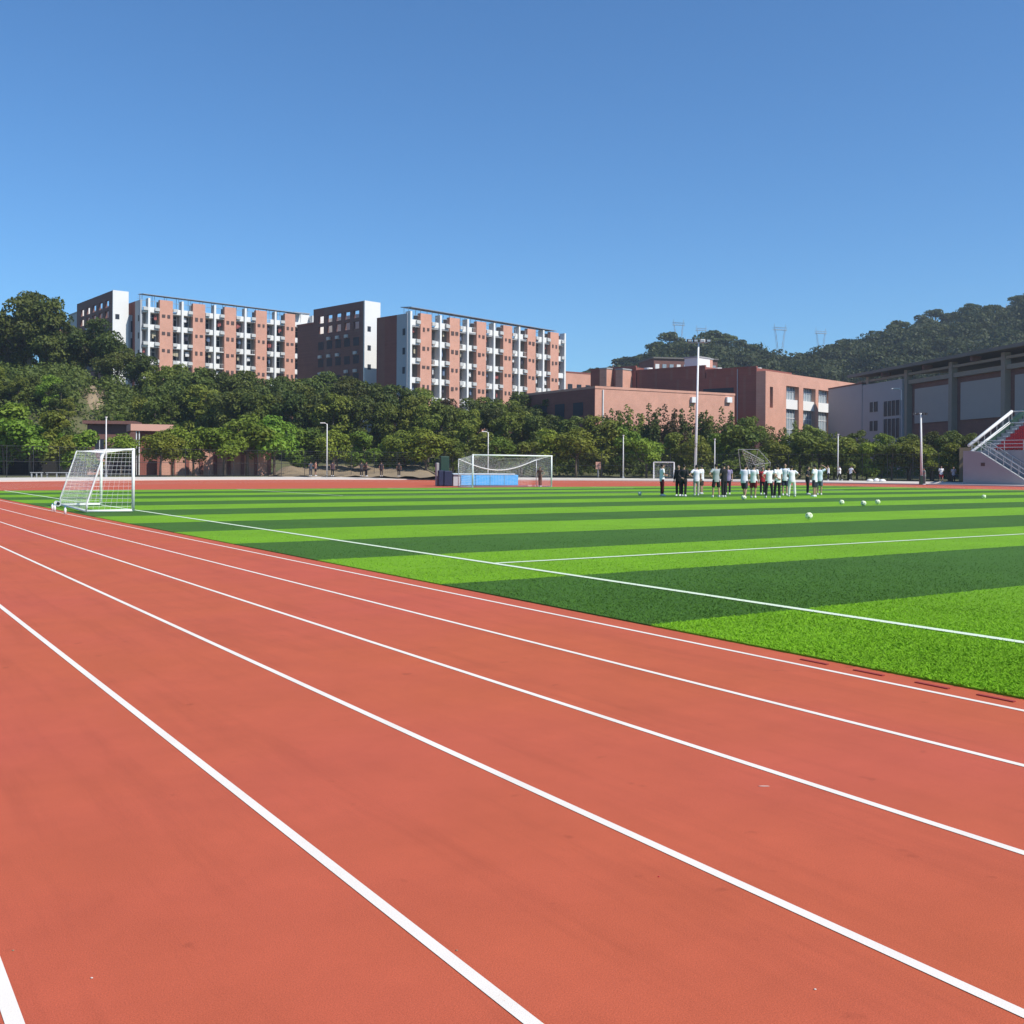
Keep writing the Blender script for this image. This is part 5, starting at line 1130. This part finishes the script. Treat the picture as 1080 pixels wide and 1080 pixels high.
# ------------------------------------------------------------------ balls
def ball_mesh():
    bm = bmesh.new(); bmesh.ops.create_icosphere(bm, subdivisions=4, radius=.11)
    ico = bmesh.new(); bmesh.ops.create_icosphere(ico, subdivisions=1, radius=1); c = [v.co.normalized() for v in ico.verts]; ico.free()
    for f_ in bm.faces:
        f_.smooth = True; n = f_.calc_center_median().normalized(); d_ = max(n.dot(q) for q in c); f_.material_index = 1 if d_ > math.cos(R(17.5)) else 0
    me = bpy.data.meshes.new('football'); bm.to_mesh(me); bm.free(); me.materials.append(mat('ball_white', (.80, .84, .62), .4, var=.05)); me.materials.append(mat('ball_panel', (.30, .42, .16), .4)); return me
bm_ = ball_mesh()
for i, (x, y, l) in enumerate(((853.5, 548, 'nearest white and green football, alone in a light stripe right of the players'), (888, 532.5, 'left one of the three footballs lying in a row on the right'), (911, 533.5, 'middle one of the three footballs lying in a row on the right'), (926, 532, 'right one of the three footballs lying in a row on the right'), (1038, 526, 'football farthest right, in front of the stand'), (675, 522.5, 'football farthest left, beside the player in dark trousers'), (784.5, 527, 'football at the foot of the player leading the middle group'))):
    o = bpy.data.objects.new('football', bm_); C.objects.link(o); o.location = ground_at(x, y, .035) + U * .11; o.rotation_euler = (i * 1.1, i * .7, i * 2.0)
    tag(o, l, 'football', 'footballs on the pitch')
# pale bags and shirts on the ground behind the track
for i, (x, y, l) in enumerate(((918, 506.5, 'leftmost white bag on the ground behind the far track'), (925, 505.3, 'middle white bag, topped by a second fold'), (931, 504.8, 'rightmost white bag on the ground behind the far track'))):
    p = ground_at(x, 507, .2); Y = Yr(x, 56.5); p = Vector((rot(x, 500)[0] / F * Y, Y, .25)); mb = MB(); rr = random.Random(i)
    mb.loft([[Vector((math.cos(a) * (.34 * s + .04 * rr.random()), math.sin(a) * .2 * s, z)) for a in np.linspace(0, 5.6, 9)] for s, z in ((1, 0), (1.1, .08), (.85, .2), (.3, .27 + .08 * (i == 1)))])
    mb.build('bag', M['white'], None, smooth=True, local=True); ob = C.objects[-1]; ob.location = p; tag(ob, l, 'bag', 'white bags behind the far track')
# leaf litter and specks on the track
sp0 = None
for i, (x, y, l) in enumerate(((860, 1044, 'tiny pale speck of grit low right on the red track'), (695, 925, 'small red flake near the middle of the lower track'), (14, 1003, 'tiny pale speck of grit near the lower left corner'), (97, 1032, 'tiny pale speck low at the left between two lines'), (482, 1003, 'tiny pale speck just right of the widest lane line'), (806, 829.5, 'thin pale straw lying in a lane at the right'))):
    p = ground_at(x, y, .0); mb = MB(); mb.ellipsoid((0, 0, .002), (.0045, .003, .002) if i != 5 else (.03, .003, .002), 8, 5)
    ob = mb.build('grit', [M['kerb'], M['seat'], M['tan'], M['kerb'], M['tan'], M['kerb']][i], None, smooth=True, local=True); ob.location = p; tag(ob, l, 'grit', 'specks on the track')

# ------------------------------------------------------------------ people
def remeshed(mb, name, m, vox, parent=None, mats=None):
    me = bpy.data.meshes.new('t'); me.from_pydata([tuple(v) for v in mb.v], [], mb.f); ob = bpy.data.objects.new('t', me); C.objects.link(ob)
    md = ob.modifiers.new('r', 'REMESH'); md.mode = 'VOXEL'; md.voxel_size = vox
    m2 = ob.modifiers.new('s', 'SMOOTH'); m2.factor = .5; m2.iterations = 2
    dg = bpy.context.evaluated_depsgraph_get(); me2 = bpy.data.meshes.new_from_object(ob.evaluated_get(dg)); bpy.data.objects.remove(ob); bpy.data.meshes.remove(me)
    me2.name = name; me2.materials.clear(); me2.materials.append(m); me2.polygons.foreach_set('use_smooth', [True] * len(me2.polygons))
    o = bpy.data.objects.new(name, me2); C.objects.link(o); o.parent = parent; return o
CL = {}
def cloth(c):
    if c not in CL: CL[c] = mat('fabric', c, .9, var=.06, scale=4)
    return CL[c]
def person(pos, heading, label, group, shirt, trousers, legs='long', arms='down', lean=0, stance='stand', h=1.72, sleeve='short', vox=.012, shoes=(.6, .6, .6), hair='short', turn=0, sock=None):
    s = h / 1.75
    def Lz(p):                       # lean of the upper body about the hips
        x, y, z = p
        if z > .95: dz = z - .95; a = R(lean); y2 = y * math.cos(a) + dz * math.sin(a); z2 = .95 + dz * math.cos(a) - y * math.sin(a); y, z = y2, z2
        return Vector((x, y, z)) * s
    st = {'stand': ((.10, .0), (.10, .0)), 'wide': ((.17, .02), (.17, -.02)), 'walk': ((.09, .26), (.09, -.24)), 'kick': ((.10, .32), (.10, -.12)), 'contra': ((.14, .08), (.09, -.03))}[stance]
    legj = []
    for sx, (fx, fy) in ((-1, st[0]), (1, st[1])):
        kb = .05 if stance in ('walk', 'kick') else .012
        legj.append((Vector((sx * .095, 0, .93)) * s, Vector((sx * (fx * .6 + .045), fy * .5 + kb, .50)) * s, Vector((sx * fx, fy - (.02 if fy < -.1 else 0), .09 + (.04 if fy < -.1 else 0))) * s, Vector((sx * (fx + .03), fy + .17, .035)) * s))
    AJ = {'down': ((.25, -.03, 1.15), (.255, .04, .90), (.25, .06, .82)), 'hips': ((.41, -.10, 1.20), (.21, .03, 1.03), (.17, .11, 1.0)), 'front': ((.25, .04, 1.15), (.10, .24, 1.12), (.02, .27, 1.14)), 'raised': ((.42, .10, 1.56), (.20, .10, 1.72), (.12, .08, 1.75)),
          'back': ((.27, -.12, 1.17), (.08, -.16, 1.0), (.0, -.17, .98)), 'out': ((.38, .02, 1.20), (.52, .10, 1.02), (.56, .13, .95)), 'bent': ((.26, -.10, 1.16), (.24, .16, 1.14), (.22, .24, 1.18))}
    aj = []
    ar = arms if isinstance(arms, tuple) else (arms, arms)
    for sx, k in ((-1, ar[0]), (1, ar[1])):
        aj.append([Lz((sx * .185, 0, 1.435))] + [Lz((sx * q[0], q[1], q[2])) for q in AJ[k]])
    def ringz(z, rx, ry, cy=0, n=14): return [Lz((rx * math.cos(a), cy + ry * math.sin(a), z)) for a in [2 * math.pi * i / n for i in range(n)]]
    def torso(g):                    # g: offset for cloth
        return [ringz(.86, .13 + g, .10 + g), ringz(.93, .165 + g, .115 + g), ringz(1.05, .15 + g, .105 + g), ringz(1.16, .145 + g, .10 + g), ringz(1.30, .17 + g, .115 + g), ringz(1.40, .18 + g * .8, .11 + g), ringz(1.455, .13 + g, .08 + g * .7), ringz(1.485, .065 + g * .6, .06 + g * .5)]
    b = MB(); b.loft(torso(0)); b.tube([Lz((0, -.005, 1.45)), Lz((0, .01, 1.58))], .053 * s, 10)
    hc = Lz((0, .025, 1.645)); tr_ = Matrix.Rotation(R(turn), 3, 'Z') @ Matrix.Rotation(-R(lean * .5), 3, 'X')
    b.ellipsoid(hc, (.075 * s, .095 * s, .112 * s), 14, 10, M=tr_); b.ellipsoid(hc + tr_ @ Vector((0, .045, -.055)) * s, (.05 * s, .05 * s, .055 * s), 10, 8)
    b.ellipsoid(hc + tr_ @ Vector((0, .098, -.012)) * s, (.014 * s, .02 * s, .024 * s), 8, 6)
    for sx in (-1, 1): b.ellipsoid(hc + tr_ @ Vector((sx * .078, 0, -.01)) * s, (.014 * s, .022 * s, .032 * s), 8, 6)
    for (hp, kn, an, toe) in legj: b.tube([hp, (hp + kn) / 2, kn, kn.lerp(an, .3), an], [.088 * s, .075 * s, .054 * s, .056 * s, .036 * s], 10); b.ellipsoid(an - U * .03, (.04 * s, .055 * s, .04 * s), 8, 6)
    for q in aj:
        b.tube([q[0], q[0].lerp(q[1], .5), q[1], q[1].lerp(q[2], .4), q[2]], [.052 * s, .046 * s, .038 * s, .036 * s, .026 * s], 9); b.ellipsoid(q[0], (.058 * s,) * 3, 9, 7)
        hd = (q[3] - q[2]).normalized(); sd_ = hd.cross(Vector((0, 1, 0)) if abs(hd.y) < .8 else Vector((0, 0, 1))).normalized(); pn = sd_.cross(hd)
        pc = q[2] + hd * .045 * s; b.tube([q[2], pc, pc + hd * .04 * s], [.026 * s, .036 * s, .032 * s], 8)
        for i in range(4):
            off = sd_ * (i - 1.5) * .019 * s; ln = (.075, .085, .08, .062)[i] * s; b.tube([pc + hd * .03 * s + off, pc + hd * (.04 * s + ln * .5) + off + pn * .006, pc + hd * (.04 * s + ln * .9) + off * 1.1 + pn * .026], [.0105 * s, .010 * s, .008 * s], 6)
        b.tube([q[2] + hd * .02 * s + sd_ * .02 * s, q[2] + hd * .05 * s + sd_ * .052 * s, q[2] + hd * .085 * s + sd_ * .058 * s + pn * .012], [.013 * s, .011 * s, .009 * s], 6)
    o = remeshed(b, 'person', M['skin'], vox); tag(o, label, 'person', group)
    # hair
    m_ = MB(); m_.ellipsoid(hc + tr_ @ Vector((0, -.018, .028)) * s, (.086 * s, .098 * s, .100 * s), 14, 10, M=tr_)
    if hair == 'long': m_.tube([hc + Vector((0, -.06, 0)) * s, hc + Vector((0, -.10, -.16)) * s, hc + Vector((0, -.11, -.26)) * s], [.06 * s, .045 * s, .02 * s], 8)
    remeshed(m_, 'hair', M['hair'], max(vox, .014), o)
    for sx in (-1, 1):
        e_ = MB(); e_.ellipsoid(hc + tr_ @ Vector((sx * .03, .088, .008)) * s, (.011 * s, .008 * s, .007 * s), 8, 6); e_.build('eye', M['eye'], o, local=True, smooth=True)
    # shirt
    m_ = MB(); g = .024; m_.loft([ringz(.80 if legs != 'tucked' else .9, .178, .138)] + torso(g)[1:])
    for q in aj:
        m_.ellipsoid(q[0], (.075 * s,) * 3, 9, 7)
        if sleeve == 'short': m_.tube([q[0], q[0].lerp(q[1], .62)], [.073 * s, .066 * s], 10)
        else: m_.tube([q[0], q[1], q[1].lerp(q[2], .9)], [.07 * s, .056 * s, .045 * s], 10)
    remeshed(m_, 'shirt', cloth(shirt), max(.016, vox), o)
    # trousers or shorts
    m_ = MB(); m_.loft([ringz(.80, .15, .12), ringz(.88, .178, .128), ringz(.97, .166, .122), ringz(1.0, .15, .11)])
    for (hp, kn, an, toe) in legj:
        if legs == 'short': m_.tube([hp - U * .02, hp.lerp(kn, .5), hp.lerp(kn, .92)], [.102 * s, .10 * s, .098 * s], 10)
        else: m_.tube([hp - U * .02, hp.lerp(kn, .5), kn, kn.lerp(an, .5), kn.lerp(an, .93)], [.102 * s, .092 * s, .074 * s, .072 * s, .066 * s], 10)
    remeshed(m_, 'shorts' if legs == 'short' else 'trousers', cloth(trousers), max(.016, vox), o)
    for (hp, kn, an, toe) in legj:
        m_ = MB(); c = an.lerp(toe, .45); c.z = an.z - .045 * s; m_.loft([[Vector((an.x, an.y, 0)) + Vector((math.cos(a) * wx + cx, math.sin(a) * wy + .06 * s, an.z - .09 * s + z)) for a in [2 * math.pi * i / 12 for i in range(12)]] for wx, wy, cx, z in ((.048 * s, .135 * s, 0, .002), (.052 * s, .14 * s, 0, .03 * s), (.046 * s, .12 * s, 0, .06 * s))] + [[Vector((an.x + math.cos(a) * .042 * s, an.y + .0 + math.sin(a) * .05 * s, an.z + .02 * s)) for a in [2 * math.pi * i / 12 for i in range(12)]]])
        m_.build('shoe', cloth(shoes), o, local=True, smooth=True)
        if sock:
            m_ = MB(); m_.tube([kn.lerp(an, .45), kn.lerp(an, .97)], [.06 * s, .042 * s], 10); m_.build('sock', cloth(sock), o, local=True, smooth=True)
    o.location = pos; o.rotation_euler = (0, 0, R(heading)); return o
Wt, Bk, Gy, Kh, Nv = (.80, .80, .80), (.018, .018, .022), (.34, .37, .38), (.42, .40, .33), (.03, .035, .07)
GP = 'players standing in a group on the far part of the pitch'
PL = [
 (698.5, 523, -80, 'leftmost player in white shirt and dark maroon trousers, standing sideways and alone', Wt, (.07, .008, .012), dict(arms='front', h=1.76)),
 (716, 523.2, 150, 'left one of two players dressed all in black, nearer the white-shirted loner', Bk, Bk, dict(arms='down', h=1.72, sleeve='long')),
 (721.5, 523.5, -30, 'right one of two players dressed all in black, elbow bent', (.03, .028, .03), (.02, .018, .02), dict(arms=('back', 'bent'), h=1.74, sleeve='long', stance='contra')),
 (734.8, 522.5, 0, 'player in white shirt and khaki trousers with hand on hip under the floodlight mast', (.78, .76, .82), Kh, dict(arms=('hips', 'down'), h=1.72)),
 (740.3, 521.2, 60, 'player in white shirt and dark shorts half hidden right of the khaki trousers', (.7, .7, .72), (.05, .035, .03), dict(arms='down', legs='short', h=1.74)),
 (755.5, 524.5, 10, 'player in grey shirt and black shorts standing astride', Gy, Bk, dict(arms=('hips', 'front'), legs='short', stance='wide', h=1.78)),
 (763.8, 524.5, 40, 'player in black shirt and black trousers right beside the grey shirt', Bk, Bk, dict(arms='front', h=1.80)),
 (768, 521.5, 165, 'player in lilac shirt with hand on hip behind the black-shirted one', (.30, .24, .38), (.03, .02, .04), dict(arms=('down', 'hips'), h=1.72)),
 (785, 526.2, -35, 'player leaning forward over a ball, white shirt and dark shorts', (.74, .72, .76), (.05, .045, .06), dict(arms='front', legs='short', lean=14, stance='kick', h=1.76)),
 (795, 525, -25, 'player in white shirt and dark red and black shorts with his back turned', Wt, (.16, .015, .02), dict(arms='down', legs='short', stance='contra', h=1.74)),
 (804.5, 521.5, 175, 'player in red shirt partly hidden left of the white pairs', (.42, .03, .04), Bk, dict(arms='down', h=1.62)),
 (811.5, 525, 5, 'player in white shirt and black trousers, left one of a close white pair', Wt, Bk, dict(arms='hips', stance='wide', h=1.70, lean=6)),
 (820.5, 525, 25, 'player in white shirt and black trousers, right one of a close white pair', (.82, .82, .80), Bk, dict(arms=('back', 'down'), stance='contra', h=1.76)),
 (828, 522.6, 170, 'tallest player of the middle group, white shirt and navy shorts', (.68, .70, .76), Nv, dict(arms='down', legs='short', h=1.84)),
 (835.5, 523.8, 0, 'player dressed all in white with white trousers', (.78, .76, .78), (.72, .70, .66), dict(arms=('front', 'hips'), stance='wide', h=1.72, lean=9)),
 (852, 521.6, -100, 'dark dressed player just left of the one with the raised arm', (.03, .03, .035), Bk, dict(arms='bent', h=1.68)),
 (859.5, 524, 50, 'player in white shirt and black shorts with white shoes, right end of the group', Wt, (.03, .03, .045), dict(arms='front', legs='short', h=1.78, shoes=(.85, .85, .85))),
 (864.5, 522, -20, 'player in pale blue shirt with one arm raised to the head', (.55, .64, .70), (.10, .12, .16), dict(arms=('down', 'raised'), legs='short', h=1.76)),
]
for (x, y, hd, l, sh_, tr_c, kw) in PL:
    person(ground_at(x, y, .037), hd, l, GP, sh_, tr_c, **kw)
# goalkeeper behind the far goal net
Y = 83.5; person(Vector((rot(570, 500)[0] / F * Y, Y, .002)), 150, 'brown dressed figure seen through the right half of the large goal net', None, (.12, .07, .05), (.22, .12, .09), arms='hips', h=1.6, vox=.02, stance='contra')
# small figures behind the fence
FG = 'distant figures behind the fence'
for x, Y, hd, l, a, b_, kw in (
    (328, 119.5, 30, 'distant figure in dark clothes at the left end of the dry bank', (.06, .07, .09), (.05, .05, .06), dict(arms='bent')),
    (333, 119.8, -60, 'distant figure in a salmon top beside the dark one left of the street lamp', (.50, .24, .17), Bk, dict(arms='hips', legs='short')),
    (351, 119.5, 0, 'distant dark figure just right of the street lamp', (.08, .05, .06), Bk, dict(arms='down')),
    (381.5, 120, 20, 'left of two distant dark figures close together on the dry bank', (.05, .05, .05), Bk, dict(arms='front')),
    (386.5, 120, -40, 'right of two distant dark figures close together on the dry bank', (.10, .07, .06), Bk, dict(arms='bent')),
    (402.5, 120.2, 0, 'distant slim dark figure in the middle of the dry bank', (.04, .035, .04), (.05, .04, .04), dict(arms='down')),
    (421, 121, 0, 'distant dark figure at the right of the dry bank', (.03, .03, .03), Bk, dict(arms='down'))):
    person(Vector((rot(x, 500)[0] / F * Y, Y, Z1 + .06)), hd, l, FG, a, b_, h=1.7, vox=.022, **kw)
for x, r_, hd, l, a, b_, kw in (
    (874, 57, 80, 'left one of three white shirted strollers behind the track, arm lifted', Wt, Bk, dict(arms=('raised', 'down'))),
    (886, 57.2, 60, 'middle one of three white shirted strollers behind the track', Wt, Bk, dict(arms='bent', stance='walk')),
    (897.5, 57, -60, 'right one of three white shirted strollers, with arms held out', (.8, .8, .8), Bk, dict(arms='out', stance='walk', lean=8)),
    (993, 56.5, 170, 'runner in white shirt and red shorts near the concrete stand', Wt, (.35, .03, .03), dict(arms='bent', legs='short', stance='walk')),
    (1006, 57.0, 160, 'shaded figure in grey shirt against the end of the stand', (.35, .36, .4), Bk, dict(arms='bent'))):
    Y = Yr(x, r_) if x < 1000 else 109; person(Vector((rot(x, 500)[0] / F * Y, Y, .27 if x < 1000 else .2)), hd, l, 'distant people behind the far side of the track', a, b_, h=1.7, vox=.022, **kw)
Y = 105.2; person(Vector((rot(975.5, 500)[0] / F * Y, Y, .05)), 90, 'figure in grey-green clothes leaning by the slim floodlight post', None, (.20, .24, .22), (.14, .17, .15), arms='front', h=1.72, vox=.02, lean=6)

# ------------------------------------------------------------------ haze
HZ = True
if HZ:
    m = bpy.data.materials.new('thin_haze'); m.use_nodes = True; nt = m.node_tree; nt.nodes.remove(nt.nodes['Principled BSDF'])
    pv = nt.nodes.new('ShaderNodeVolumePrincipled'); pv.inputs['Color'].default_value = (.78, .88, 1, 1); pv.inputs['Density'].default_value = .00028; pv.inputs['Anisotropy'].default_value = .2
    nt.links.new(pv.outputs[0], nt.nodes['Material Output'].inputs['Volume'])
    mb = MB(); mb.hexa([(-1060, -260, -3), (1060, -260, -3), (1060, 1060, -3), (-1060, 1060, -3), (-1060, -260, 125), (1060, -260, 125), (1060, 1060, 125), (-1060, 1060, 125)])
    tag(mb.build('haze', m, None, local=True), 'thin blue haze over the whole place', 'haze', kind='stuff')
